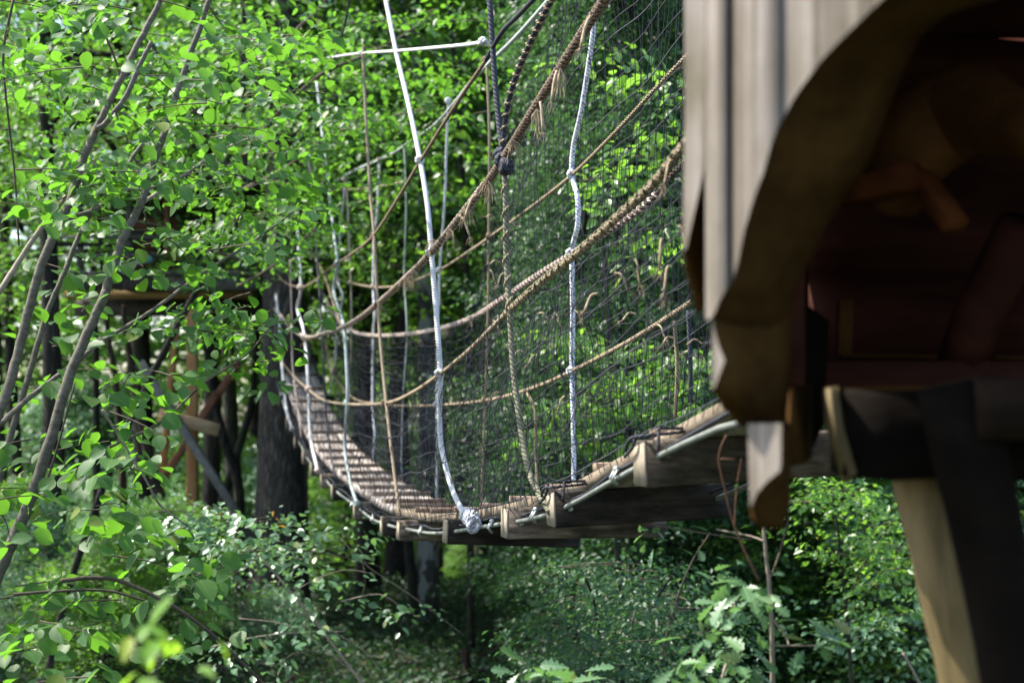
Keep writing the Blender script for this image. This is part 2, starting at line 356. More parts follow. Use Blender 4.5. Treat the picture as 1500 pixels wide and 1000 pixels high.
# ------------------------------------------------------------------ leaves
def _strip(ts, ws, zt=0.0, droop=0.1):
    v = []; f = []
    k = len(ts)
    for t, wd in zip(ts, ws): v.append((t, 0, -droop * t * t))
    for t, wd in zip(ts, ws): v.append((t + 0.03, wd, -droop * t * t + wd * 0.22))
    for t, wd in zip(ts, ws): v.append((t + 0.03, -wd, -droop * t * t + wd * 0.22))
    for i in range(k - 1):
        f += [(i, i + 1, k + i + 1), (i, k + i + 1, k + i)]
        f += [(i, 2 * k + i + 1, i + 1), (i, 2 * k + i, 2 * k + i + 1)]
    return np.array(v), np.array(f)
LEAF = {
    'far': (np.array([(0, 0, 0), (.5, .28, .07), (1, 0, -.06), (.5, -.28, .07)]), np.array([(0, 2, 1), (0, 3, 2)])),
    'ovate': _strip([0, .12, .4, .72, 1], [.02, .20, .31, .20, 0]),
    'round': _strip([0, .10, .32, .6, .82, 1], [.05, .26, .41, .39, .22, 0], droop=0.16),
    'oak': _strip([0, .14, .24, .33, .44, .53, .64, .73, .83, .92, 1], [.02, .05, .15, .08, .24, .11, .31, .15, .22, .12, .05], droop=0.15),
    'long': _strip([0, .1, .22, .3, .42, .5, .62, .7, .85, 1], [.02, .10, .20, .15, .25, .19, .24, .15, .10, 0], droop=0.25),
}
def norm(a): return a / np.maximum(np.linalg.norm(a, axis=-1, keepdims=True), 1e-9)
def leaves_mesh(name, chunks, kind):
    P = np.concatenate([c[0] for c in chunks]); A = np.concatenate([c[1] for c in chunks])
    N = np.concatenate([c[2] for c in chunks]); Sz = np.concatenate([c[3] for c in chunks])
    T, Fc = LEAF[kind]
    A = norm(A); N = norm(N - A * np.sum(N * A, -1, keepdims=True)); B = np.cross(N, A)
    V = P[:, None] + Sz[:, None, None] * (T[None, :, :1] * A[:, None] + T[None, :, 1:2] * B[:, None] + T[None, :, 2:3] * N[:, None])
    n, K = V.shape[:2]
    Fi = (Fc[None] + (np.arange(n) * K)[:, None, None]).reshape(-1, 3)
    me = bpy.data.meshes.new(name)
    me.vertices.add(n * K); me.vertices.foreach_set('co', V.astype(np.float32).ravel())
    m = len(Fi); me.loops.add(m * 3); me.loops.foreach_set('vertex_index', Fi.astype(np.int32).ravel())
    me.polygons.add(m); me.polygons.foreach_set('loop_start', (np.arange(m) * 3).astype(np.int32))
    me.polygons.foreach_set('loop_total', np.full(m, 3, dtype=np.int32))
    if kind != 'far': me.polygons.foreach_set('use_smooth', np.ones(m, dtype=bool))
    if kind != 'far':
        uvl = me.uv_layers.new(name='UVMap'); uvl.data.foreach_set('uv', np.tile(T[Fc.reshape(-1)][:, :2], (n, 1)).astype(np.float32).ravel())
    me.update(calc_edges=True)
    return me
def sprays(rng, C, D, L, n, s, jit=0.35, droop=0.15, width=0.38):
    """flat leafy twigs: C starts (N,3), D headings (N,3), L lengths (N,), n leaves per twig, s leaf size"""
    C = np.asarray(C, float); D = norm(np.asarray(D, float)); N = len(C)
    L = np.broadcast_to(np.asarray(L, float), (N,))
    Z = np.array([0, 0, 1.0]); Sd = norm(np.cross(D, Z) + 1e-6)
    t = (np.linspace(0.05, 1, n)[None] + rng.normal(0, .04, (N, n)))
    sg = np.where(np.arange(n) % 2 == 0, 1.0, -1.0)[None] * np.ones((N, 1))
    wd = L[:, None] * width * (1.05 - 0.6 * t) * rng.uniform(0.0, 1, (N, n))
    P = C[:, None] + D[:, None] * (L[:, None] * t)[..., None] + Sd[:, None] * (sg * wd)[..., None]
    P = P + Z * (-droop * L[:, None] * t * t + rng.normal(0, .03, (N, n)))[..., None]
    A = D[:, None] * 0.6 + Sd[:, None] * (sg * rng.uniform(.3, 1, (N, n)))[..., None] + Z * rng.uniform(-.8, .05, (N, n))[..., None] + rng.normal(0, .25, (N, n, 3))
    Nn = Z + rng.normal(0, jit * 1.3, (N, n, 3)) + np.array([0, -.30, 0])
    Sz = s * rng.uniform(.45, 1.3, (N, n))
    return (P.reshape(-1, 3), A.reshape(-1, 3), Nn.reshape(-1, 3), Sz.reshape(-1))
def rdir(rng, n, zs=0.15):
    a = rng.uniform(0, 2 * math.pi, n)
    return np.stack([np.cos(a), np.sin(a), rng.normal(0, zs, n)], 1)
def region(rng, specs):
    """specs: (px, py, rx, ry, d0, d1, count) -> points spread through those volumes"""
    out = []
    for px, py, rx, ry, d0, d1, n in specs:
        r = np.sqrt(rng.uniform(0, 1, n)); a = rng.uniform(0, 2 * math.pi, n)
        x = px + rx * r * np.cos(a); y = py + ry * r * np.sin(a); d = rng.uniform(d0, d1, n)
        out.append(np.stack([(x - CX) / F * d, d, CZ + (HY - y) / F * d], 1))
    return np.concatenate(out)
def twigs(mb, C, D, L, r=0.004, droop=0.15, every=1):
    for i in range(0, len(C), every):
        c = Vector(C[i]); d = Vector(D[i]).normalized(); l = float(L[i]) if hasattr(L, '__len__') else L
        mb.tube([c - d * l * .5, c, c + d * l * .5 - Vector((0, 0, droop * l * .25)), c + d * l - Vector((0, 0, droop * l))], [r * 1.4, r * 1.1, r * .8, r * .4], 4, False)

def make_crown(seed, z0, z1, rad, nb, nspray, nleaf, s, kind='far', slen=0.9, top=0.5):
    rng = np.random.default_rng(seed); rd = random.Random(seed)
    limbs = MB(); ch = []; 
    for b in range(nb):
        f = (b + rd.random()) / nb
        z = z0 + (z1 - z0) * f
        prof = (1 - f) ** 0.6 * (0.55 + 0.45 * min(1, f * 5)) if top > 0 else 1
        ln = rad * max(.15, prof) * rd.uniform(.6, 1.15)
        a = rd.uniform(0, 2 * math.pi); el = rd.uniform(.05, .55)
        p = Vector((0, 0, z)); pts = [p.copy()]
        d = Vector((math.cos(a) * math.cos(el), math.sin(a) * math.cos(el), math.sin(el)))
        for k in range(6):
            d = (d + Vector((rd.gauss(0, .16), rd.gauss(0, .16), rd.gauss(-.05, .1)))).normalized()
            p = p + d * ln / 6; pts.append(p.copy())
        r0 = 0.012 + 0.014 * ln
        limbs.tube(pts, [r0 * (1 - .14 * k) for k in range(7)], 5, False)
        t = np.sqrt(rng.uniform(.06, 1, nspray)); Pn = np.array([list(q) for q in pts])
        idx = np.minimum((t * 6).astype(int), 5); fr = t * 6 - idx
        C = Pn[idx] * (1 - fr)[:, None] + Pn[idx + 1] * fr[:, None] + rng.normal(0, .13 + .05 * ln, (nspray, 3)) * np.array([1, 1, .6])
        D = rdir(rng, nspray) + np.array([math.cos(a), math.sin(a), 0]) * .7
        ch.append(sprays(rng, C, D, rng.uniform(.5, 1.1, nspray) * slen, nleaf, s, .4))
    return leaves_mesh('crown', ch, kind), limbs.mesh('limb')

# ------------------------------------------------------------------ setting: the ground
def ground_z(x, y):
    return -.105 * max(0.0, y - 19.0) + 0.12 * math.sin(x * .31 + 1.3) * math.cos(y * .23) + 0.06 * math.sin(x * .9 + y * .7)
mb = MB(); xs = list(np.concatenate([[-400, -120, -60], np.arange(-30, 30.1, 1.0), [60, 120, 400]])); ys = list(np.concatenate([[-400, -100, -30], np.arange(-8, 76.1, 1.0), [90, 150, 400, 900]]))
vs = [(x, y, ground_z(x, min(y, 75))) for y in ys for x in xs]
nx = len(xs)
fs = [(j * nx + i, j * nx + i + 1, (j + 1) * nx + i + 1, (j + 1) * nx + i) for j in range(len(ys) - 1) for i in range(nx - 1)]
mb.add(vs, fs); tag(mb.build('ground', M['soil'], None, True), kind='structure')

# low plants over the forest floor: nobody could count them
rng = np.random.default_rng(3)
def floor_plants(name, N, y0, y1, ex, h, m_, label):
    x = rng.uniform(-1, 1, N); y = y0 + (y1 - y0) * rng.uniform(0, 1, N) ** ex; x = x * (2 + y * .45)
    zz = np.array([ground_z(a, b) for a, b in zip(x, y)]) + rng.uniform(.03, h, N)
    tag(link(name, leaves_mesh(name, [sprays(rng, np.stack([x, y, zz], 1), rdir(rng, N), rng.uniform(.25, .6, N), 12, .07, .45, .3, .6)], 'far'), M[m_]), label, 'leaf litter' if 'litter' in name else 'undergrowth', kind='stuff')
floor_plants('ground_cover', 11000, 9.5, 25, 1.1, .28, 'leaf_floor_shade', 'low leafy plants covering the forest floor, shade painted into their dark green')
floor_plants('leaf_litter', 3000, 9.5, 24, 1.1, .04, 'leaf_litter', 'brown fallen leaves lying on the forest floor')
floor_plants('clearing_plants', 5200, 23, 54, 1.0, .5, 'leaf_far', 'bright sunlit low plants in the clearing beyond the trunks')
#==PART2==
# ------------------------------------------------------------------ the rope bridge
K = 0.2409                                            # the bridge runs away to the left: X = 1.25 - K*u
PERP = Vector((0.972, 0.234, 0)); AXIS = Vector((-0.234, 0.972, 0))
OR = 0.6                                              # lateral offset of the far rope wall
def BP(o, u, z): return Vector((1.25 - K * u + .972 * o, u + .234 * o, z))
def u_of(px, o):
    q = (px - CX) / F
    return (1.25 + .972 * o - .234 * o * q) / (K + q)
def onside(px, py, o, out=0.0):
    """the point of the rope wall at lateral offset o that is seen at (px, py)"""
    u = u_of(px, o); d = u + .234 * o
    p = BP(o, u, CZ + (HY - py) / F * d)
    return p - PERP * out
_dk = [(1140, 543), (1100, 566), (1049, 592), (998, 621), (935, 654), (905, 671), (845, 706), (792, 724), (738, 738), (690, 746), (650, 751), (600, 750), (560, 737), (520, 712), (490, 688), (462, 658), (442, 624), (427, 590), (415, 550), (405, 510), (396, 470), (388, 428)]
_du = np.array([u_of(p, .1) for p, q in _dk]); _dz = np.array([CZ + (HY - q) / F * (u_of(p, .1) + .0234) for p, q in _dk])
def _sm(u): return float(np.mean([np.interp(u + e, _du, _dz) for e in (-.25, -.12, 0, .12, .25)]))
def roll(u): return float(np.interp(u, [3, 3.7, 4.6, 5.3, 6.4, 8, 12], [.03, .028, .024, -.008, -.03, -.015, 0]))
def zdeck(u, o=.1): return _sm(u) + roll(u) * o / .6
bridge = thing('rope_bridge', 'long sagging plank footbridge hung in knotted ropes and black netting between two wooden platforms', 'rope bridge', BP(.3, 6.5, 0))
# crossbeams
for i, (px, w_, h_) in enumerate([(945, .10, .122), (812, .10, .118), (743, .10, .112), (655, .10, .108), (585, .10, .106), (560, .08, .112), (520, .085, .115), (487, .08, .115), (471, .075, .11), (456, .075, .12), (444, .075, .12), (432, .075, .12), (420, .075, .12), (409, .08, .12), (401, .08, .12), (394, .08, .12)]):
    u = u_of(px, 0); zt = zdeck(u, 0) - .045
    z1 = zt + roll(u)
    mb = MB(); L_ = .62
    a = BP(0, u + .04, zt - h_ / 2); b = BP(L_, u + .04, z1 - h_ / 2)
    mb.beam(a + (b - a).normalized() * .004, b, w_, h_, n=6, jit=.0012)
    o = mb.build('crossbeam', M['beam_dark' if i % 2 else 'beam'], bridge)
    e = MB(); t = (b - a).normalized(); e.beam(a - t * .003, a + t * .004, w_ - .004, h_ - .004, n=1); e.build('end_grain_lit', M['beam_end_lit'], o)  # left end face overlaid paler, its light painted in
    if i in (1, 2, 4): # clamp bolts on the side
        g = MB(); c = a + t * .05 - AXIS * (w_ / 2 + .003)
        g.tube([c + AXIS * .01, c - AXIS * .012], .008, 6); g.build('bolt', M['steel'], o)
# lengthwise deck boards in four lanes, cleats across
for lane in range(4):
    o0 = .105 + lane * .101; u = 3.3 + .22 * lane - (.22 * lane if lane == 0 else .2); k = 0
    while u < 19.0:
        L_ = 1.05; mb = MB(); n = 7
        A = []
        for j in range(n + 1):
            uu = u + (L_ - .012) * j / n
            for (oo, dz) in ((o0, -.044), (o0 + .094, -.044), (o0 + .094, -.003), (o0 + .091, 0), (o0 + .003, 0), (o0, -.003)):
                A.append(BP(oo + random.uniform(-.001, .001), uu, zdeck(uu, oo) + dz))
        fs = []
        for j in range(n):
            for q in range(6):
                fs.append((j * 6 + q, j * 6 + (q + 1) % 6, (j + 1) * 6 + (q + 1) % 6, (j + 1) * 6 + q))
        fs += [tuple(range(5, -1, -1)), tuple(n * 6 + q for q in range(6))]
        mb.add(A, fs); mb.build('deck_board', M['board_edge'] if lane == 0 and u < 7.5 else M['deck'], bridge)
        u += L_; k += 1
u = 3.42; k = 0
while u < 18.8:
    mb = MB(); j0 = random.uniform(-.008, .008)
    mb.beam(BP(.11 + j0, u, zdeck(u, .11) + .014), BP(.508 + j0, u + random.uniform(-.01, .01), zdeck(u, .5) + .014), .042, .03, n=3, jit=.0015)
    mb.build('cleat', M['cleat'], bridge); u += .56; k += 1
# cables through the beam ends, on both sides
for o_s in (0.035, OR - .03):
    mb = MB(); pts = []
    for uu in np.arange(3.1, 19, .22):
        pts.append(BP(o_s if o_s < .3 else o_s - .01, uu, zdeck(uu, o_s) - .094 - .006 * math.sin(uu * 3)))
    mb.tube(pts, .0088, 8); c = mb.build('support_cable', M['hose'], bridge, True)
    mb = MB(); q = [p + Vector((0, 0, .026 + .008 * math.sin(i * 1.7))) + PERP * (.02 if o_s < .3 else -.02) for i, p in enumerate(pts)]
    mb.tube(q, .0055, 6); mb.build('net_edge_rope', M['rope_dark'], bridge, True)
    for uu in ([4.05, 4.95, 5.62, 7.2, 8.9, 9.9] if o_s < .3 else [4.3]):
        mb = MB(); c0 = BP(o_s - .01, uu, zdeck(uu) - .096)
        for s_ in (-1, 1):
            mb.tube([c0 + AXIS * .012 * s_ + Vector((0, 0, .022)), c0 + AXIS * .012 * s_ - PERP * .016, c0 + AXIS * .012 * s_ - Vector((0, 0, .022))], .0045, 6)
        mb.ball(c0 + Vector((0, 0, .024)), .011, 6, 4); mb.build('cable_clamp', M['steel'], bridge)
# black lashings round the near beams
for px in (945, 812):
    u = u_of(px, 0); z = zdeck(u, 0); mb = MB()
    mb.tube(smooth_path([BP(.16, u - .012, z - .01), BP(.09, u - .014, z - .022), BP(.0, u - .012, z - .03), BP(-.014, u + .05, z - .035), BP(-.01, u + .11, z - .05), BP(0, u + .16, z - .075)], 5), .0048, 6)
    mb.tube(smooth_path([BP(-.012, u + .03, z - .02), BP(-.016, u + .05, z - .06), BP(-.016, u + .12, z - .09)], 5), .0048, 6)
    mb.tube([BP(.0, u - .10, z - .065), BP(.02, u - .05, z - .01), BP(.10, u - .012, z - .012)], .0045, 6)
    mb.build('lashing', M['rope_dark'], bridge, True)

def knot(mb, c, r=.02):
    c = Vector(c)
    for k in range(4):
        a = Vector((random.uniform(-1, 1), random.uniform(-1, 1), random.uniform(-1, 1))).normalized(); b = a.orthogonal().normalized(); d = a.cross(b)
        mb.tube([c + (b * math.cos(t) + d * math.sin(t)) * r * .75 + a * r * .25 * math.sin(2 * t) for t in np.linspace(0, 2 * math.pi, 11)], r * .42, 6, False)
def tassel(mb, c, n=7, ln=.12, r=.0018, dirv=(0, 0, -1), spread=.5):
    c = Vector(c); r = r * .62
    for k in range(n * 2):
        d = (Vector(dirv) + Vector((random.gauss(0, spread), random.gauss(0, spread * .6), random.gauss(0, spread * .4)))).normalized()
        l = ln * random.uniform(.4, 1.15); p1 = c + d * l * .5 + Vector((random.gauss(0, .08), random.gauss(0, .05), .06)) * l; p2 = c + d * l + Vector((random.gauss(0, .15) * l, 0, -.4 * l))
        mb.tube([c, p1, p2], [r, r, r * .6], 4, False)
def ropeend(mb, c, d, ln=.09, r=.006):
    d = Vector(d).normalized(); c = Vector(c); e = c + d * ln + Vector((0, 0, -.02))
    mb.tube(smooth_path([c, c + d * ln * .5 + Vector((0, 0, .008)), e], 4), [r] * 8 + [r * .9], 5)
    tassel(mb, e, 5, .035, r * .3, d, .35)
def helix(mb, path, R, r, pitch, sides=5, phase=0.0, hand=1, jit=0.0):
    """a cord wound round a path"""
    L = [0.0]
    for i in range(1, len(path)): L.append(L[-1] + (path[i] - path[i - 1]).length)
    n = max(8, int(L[-1] / pitch * 8)); pts = []
    ar = np.array([list(p) for p in path])
    s_ = np.linspace(0, L[-1], n)
    P = np.stack([np.interp(s_, L, ar[:, k]) for k in range(3)], 1)
    T = norm(np.gradient(P, axis=0)); Zv = np.array([0, 0, 1.0]); A = norm(np.cross(T, Zv) + 1e-9); B = np.cross(T, A)
    th = phase + hand * 2 * math.pi * s_ / pitch + (np.cumsum(RNG.normal(0, jit, n)) if jit else 0)
    Q = P + R * (A * np.cos(th)[:, None] + B * np.sin(th)[:, None])
    mb.tube([Vector(q) for q in Q], r, sides, True)

def rail(name_mat, pts, o, r, wrap=None, strands=True, out=0.0):
    P = smooth_path([onside(px, py, o, out) for px, py in pts], 8)
    mb = MB()
    if strands:
        for k in range(3): helix(mb, P, r * .5, r * .56, r * 9, 6, k * 2 * math.pi / 3)
    else: mb.tube(P, r, 8)
    ob = mb.build('handrail_rope', M[name_mat], bridge, True)
    return ob, P
def sub(P, a, b):
    n = len(P); return P[int(a * (n - 1)):int(b * (n - 1)) + 1]
# near side
R1, p1 = rail('rope_core', [(940, -85), (885, 0), (800, 132), (735, 236), (700, 285), (632, 370), (590, 412), (545, 452), (510, 476), (475, 489), (448, 494), (425, 478), (400, 448), (383, 405), (372, 380)], 0, .0120)
mb = MB(); helix(mb, sub(p1, 0, .55), .0125, .0052, .028, 6, 0, 1, .08); mb.build('winding_cord', M['rope_brown'], R1, True)
mb = MB(); helix(mb, sub(p1, .27, .97), .0130, .0062, .060, 6, 1, -1, .10); mb.build('winding_cord', M['rope_pink'], R1, True)
R2, p2 = rail('rope_tan', [(1075, 140), (1000, 215), (960, 265), (900, 322), (840, 375), (790, 415), (740, 460), (690, 510), (645, 547), (600, 577), (565, 590), (520, 592), (478, 587), (454, 572), (430, 550), (408, 522), (394, 490), (383, 450)], 0, .0095)
mb = MB(); helix(mb, sub(p2, 0, .36), .0100, .0044, .038, 6, 0, 1, .09); mb.build('winding_cord', M['rope_yellow'], R2, True)
mb = MB(); helix(mb, sub(p2, 0, .33), .0115, .0032, .08, 6, 2, -1, .2); mb.build('winding_cord', M['rope_olive'], R2, True)
R0, p0 = rail('rope_brown', [(712, 88), (670, 150), (617, 234), (580, 295), (546, 346), (515, 372), (490, 388), (460, 412), (442, 420), (420, 415), (400, 395), (388, 370)], 0, .0085)
# far side
Q2, q2 = rail('rope_tan', [(1010, 442), (1000, 450), (920, 500), (838, 543), (780, 568), (712, 586), (640, 593), (590, 594), (546, 591), (514, 580), (488, 546), (470, 505), (450, 462), (430, 425)], OR, .0095)
Q1, q1 = rail('rope_core', [(1030, 210), (990, 250), (940, 305), (838, 372), (785, 405), (740, 435), (690, 466), (640, 482), (590, 490), (546, 491), (515, 484), (492, 462), (470, 425), (448, 390), (430, 360)], OR, .011)
mb = MB(); helix(mb, sub(q1, .12, .97), .0120, .0062, .062, 6, 0, 1, .1); mb.build('winding_cord', M['rope_pink'], Q1, True)
Q0, q0 = rail('rope_tan', [(1040, 45), (1000, 88), (960, 130), (900, 195), (838, 256), (780, 302), (720, 345), (690, 366), (640, 397), (584, 418), (546, 420), (514, 414), (494, 408), (474, 397), (453, 368), (435, 340)], OR, .0085)
# upper light ropes
def light_rope(m_, pts, o, r, kind='stay_rope', par=None):
    P = smooth_path([onside(px, py, o) for px, py in pts], 8); mb = MB(); mb.tube(P, r, 8); return mb.build(kind, M[m_], par or bridge, True), P
light_rope('rope_white', [(440, 92), (500, 82), (535, 78), (580, 75), (640, 70), (690, 65), (712, 60)], 0, .0085)
mb = MB(); knot(mb, onside(708, 62, 0), .02); mb.build('knot', M['rope_white'], bridge, True)
mb = MB(); knot(mb, onside(530, 78, 0), .016); mb.build('knot', M['rope_white'], bridge, True)
light_rope('rope_dark', [(712, 88), (735, 48), (760, 22), (800, -20)], 0, .009)
light_rope('rope_grey', [(490, 266), (525, 247), (556, 234), (580, 222), (600, 208), (640, 180), (700, 110), (760, 50), (830, -30)], OR, .011)
light_rope('rope_tan', [(464, 279), (500, 278), (540, 276), (570, 271), (594, 265)], OR, .009)
light_rope('rope_brown', [(440, 355), (462, 378), (478, 412), (490, 450), (500, 478)], .3, .010)
light_rope('rope_brown', [(430, 372), (445, 412), (462, 450), (480, 515), (488, 545)], .5, .008)
light_rope('rope_pink', [(398, 432), (412, 462), (428, 482), (450, 494)], .02, .013)
# dark chain wrapped with knots at the top
D1, d1 = light_rope('rope_dark', [(835, -40), (808, 0), (778, 60), (756, 112), (742, 165), (736, 232)], 0, .0105)
mb = MB(); helix(mb, d1, .011, .0055, .05, 5, 0, 1, .1); mb.build('winding_cord', M['rope_tan'], D1, True)
# hangers
def hanger(m_, pts, o, r, knots=(), km=None, kr=.021):
    ob, P = light_rope(m_, pts, o, r, 'hanger_rope')
    if knots:
        for kx, ky in knots:
            mb = MB(); knot(mb, onside(kx, ky, o, .004), kr); mb.build('knot', M[km or m_], ob, True)
    return ob
hanger('rope_white', [(556, -45), (565, 0), (580, 75), (600, 160), (615, 233), (626, 300), (632, 370), (640, 470), (645, 547), (644, 600), (646, 650), (662, 715), (686, 766)], 0, .0125, [(616, 234), (632, 370), (645, 547)], None, .022)
mb = MB(); c = onside(688, 766, 0)
for k in range(7):
    cc = c + AXIS * (.021 * (k - 4) + random.uniform(-.006, .006)) + Vector((0, 0, .006 * k + random.uniform(-.006, .006)))
    mb.tube([cc + (Vector((0, 0, 1)) * math.cos(t) + PERP * math.sin(t)) * (.025 + .004 * math.sin(t * 2 + k * 1.9)) + AXIS * .012 * math.sin(t + k) for t in np.linspace(0, 2 * math.pi, 15)], .0095, 7, False)
mb.build('lashing', M['rope_white'], bridge, True)
hanger('rope_tan', [(531, 65), (537, 190), (543, 290), (548, 345), (553, 440), (559, 520), (566, 590), (576, 680), (586, 757)], 0, .0095, [(547, 346), (554, 446), (565, 590)], 'rope_brown')
hanger('rope_grey', [(464, 120), (470, 176), (482, 280), (490, 350), (494, 386), (489, 420), (492, 440), (503, 475), (508, 540), (509, 590), (505, 650), (512, 700), (523, 738)], 0, .0115, [(494, 386), (508, 590), (523, 737)])
hanger('rope_dark', [(516, -20), (500, 56), (470, 152), (451, 212), (456, 262), (462, 330), (466, 400), (472, 480), (477, 590), (484, 660), (492, 700)], 0, .0085, [(466, 412), (471, 484), (477, 588)], 'rope_grey', .014)
hanger('rope_white', [(436, 330), (438, 370), (441, 420), (436, 452), (444, 480), (449, 520), (452, 572), (455, 640), (466, 690)], 0, .0140, [(441, 421), (447, 494), (453, 570), (467, 690)], 'rope_pink', .032)
hanger('rope_white', [(404, 430), (410, 480), (414, 545), (420, 600), (428, 628)], 0, .0140, [(428, 628)], None, .026)
hanger('rope_pink', [(425, 380), (427, 450), (429, 540), (437, 600), (441, 640)], 0, .007, [(428, 480)])
hanger('rope_olive', [(738, 236), (741, 300), (742, 380), (747, 460), (752, 540), (759, 600), (772, 680), (788, 720), (806, 750)], 0, .0115)
hanger('rope_dark', [(712, -30), (717, 0), (721, 60), (726, 130), (732, 190), (738, 236)], 0, .011, [(738, 236), (736, 228), (742, 244)], 'rope_dark', .03)
ob = bridge.children[-1]
P = smooth_path([onside(px, py, 0) for px, py in [(738, 250), (741, 300), (742, 380), (747, 455)]], 8); mb = MB(); helix(mb, P, .0125, .0055, .088, 5); mb.build('winding_cord', M['rope_yellow'], bridge, True)
hanger('rope_blue', [(872, 20), (866, 70), (852, 160), (840, 215), (838, 256), (846, 290), (846, 330), (838, 370), (839, 450), (838, 543), (840, 620), (841, 720)], OR, .0115, [(838, 256), (837, 370), (838, 543)], 'rope_white', .022)
hanger('rope_blue', [(556, 232), (555, 270), (552, 320), (548, 350), (547, 420), (549, 460), (547, 491), (546, 591), (549, 640), (544, 690)], OR, .0115, [(556, 235), (547, 420), (547, 491), (546, 591)], 'rope_pink', .024)
hanger('rope_white', [(506, 258), (504, 290), (499, 330), (497, 370), (494, 408), (502, 432), (500, 450), (493, 480), (492, 520), (489, 546), (484, 580), (487, 632)], OR, .0125, [(506, 262), (494, 408), (489, 546)], 'rope_pink', .032)
hanger('rope_pink', [(508, 268), (511, 340), (514, 414), (515, 484), (513, 560), (511, 600), (509, 640)], OR, .008, [(509, 270), (514, 414), (515, 484)], None, .022)
hanger('rope_tan', [(713, 92), (717, 200), (716, 345), (715, 460), (711, 586), (708, 660), (705, 745)], OR, .0078, [(712, 88), (717, 346), (711, 586)], 'rope_brown', .02)
hanger('rope_white', [(657, 145), (654, 220), (651, 300), (644, 395), (643, 440), (641, 482), (640, 593), (640, 680), (639, 752)], OR, .0085, [(657, 148), (644, 395), (640, 592)])
hanger('rope_grey', [(592, 215), (595, 300), (592, 400), (596, 488), (590, 594), (588, 690), (590, 735)], OR, .0065, [(592, 268)])
hanger('rope_yellow', [(772, 575), (783, 600), (785, 660), (789, 745)], OR, .0075)
hanger('rope_yellow', [(988, 470), (992, 540), (989, 612)], OR, .0075)
hanger('rope_dark', [(1008, 455), (1011, 520), (1012, 590)], OR, .008)
# frayed ends
def fray(par, f, *a):
    mb = MB(); f(mb, *a); mb.build('frayed_end', M['fray'], par)
for px, py, n in [(830, 100, 6), (795, 160, 8), (758, 205, 6), (722, 265, 9), (690, 300, 9), (665, 335, 8), (640, 350, 6), (612, 395, 12), (600, 405, 10), (560, 445, 8), (450, 497, 6), (430, 480, 5)]:
    fray(R1, tassel, onside(px, py, 0, .02), n, .075 if px > 560 else .055, .0022, (.1, 0, -1), .45)
for px, py in [(825, 105), (800, 150), (875, 25), (680, 315), (705, 285)]: fray(R1, ropeend, onside(px, py, 0, .02), (random.uniform(-.5, .5), -.3, -.8), .09, .005)
for px, py in [(935, 380), (905, 400), (880, 430), (990, 235), (1000, 330), (975, 350), (985, 390)]: fray(R2, ropeend, onside(px, py, 0, .01), (random.uniform(-.8, .8), -.2, -.6), .05, .0038)
for px, py in [(790, 460), (815, 458), (845, 455), (770, 515), (790, 520), (760, 490), (735, 385), (740, 400), (725, 470), (720, 395), (965, 475), (990, 495), (830, 580), (735, 575), (1000, 520), (1010, 505), (935, 460), (745, 330), (728, 320)]: fray(Q1, ropeend, onside(px, py, OR - .02, .01), (random.uniform(-1, 1), -.2, random.uniform(-.9, .3)), .06, .0040)
for px, py in [(640, 490), (615, 495), (600, 498), (575, 494), (690, 470), (655, 480)]: fray(Q1, tassel, onside(px, py, OR), 5, .05, .0022, (0, 0, -1), .4)

# nets: fine cords, uprights from the deck to above the handrail and sagging cross cords
def net(o, u0, u1, topf, step, hs, base=-.03, r=.0020, top_fade=.0):
    mb = MB(); us = np.arange(u0, u1, step)
    for i, uu in enumerate(us):
        zt = topf(uu); zb = zdeck(uu, min(o, .5)) + base; n = 16; ph = random.uniform(0, 6)
        a1, a2 = random.uniform(.005, .024), random.uniform(.6, 2.2)
        pts = [BP(o + .010 * math.sin(ph + k) + .02 * math.sin(uu * 2 + k * .8), uu + a1 * math.sin(k * a2 + ph) + random.uniform(-.007, .007), zb + (zt - zb) * k / n) for k in range(n + 1)]
        mb.tube(pts, r, 3, False)
    for j in range(hs):
        f = (j + .5) / hs; pts = []
        for uu in np.arange(u0, u1, .09):
            zb = zdeck(uu, min(o, .5)) + base; zt = topf(uu)
            sag = (.022 if j % 3 else .006) * (1 - abs(((uu * 1.9) % 1) * 2 - 1)) * (1 + .4 * math.sin(j))
            pts.append(BP(o + .012 * math.sin(uu * 2.3 + j * .7), uu, zb + (zt - zb) * (f + .012 * math.sin(j * 5.1)) - sag + .006 * math.sin(uu * 7 + j * 2)))
        mb.tube(pts, r * (1.2 if j % 3 else 1.9), 3, False)
    return mb.build('side_net', M['net'], bridge)
def topz(P, o):
    us = []; zs = []
    for p in P:
        us.append((p.y - .234 * o)); zs.append(p.z)
    us = np.array(us); i = np.argsort(us); return us[i], np.array(zs)[i]
uq, zq = topz(q1, OR); 
def top_far(u):
    b = float(np.interp(u, uq, zq)); return b + float(np.interp(u, [5.0, 6.4, 7.6, 8.6], [1.25, 1.35, .9, 0]))
net(OR, 4.4, 16, top_far, .043, 27, r=.0016)
ur, zr = topz(p1, 0); ur2, zr2 = topz(p2, 0)
net(0, 3.2, 15, lambda u: float(np.interp(u, ur2, zr2)), .052, 9, -.06, r=.0014)

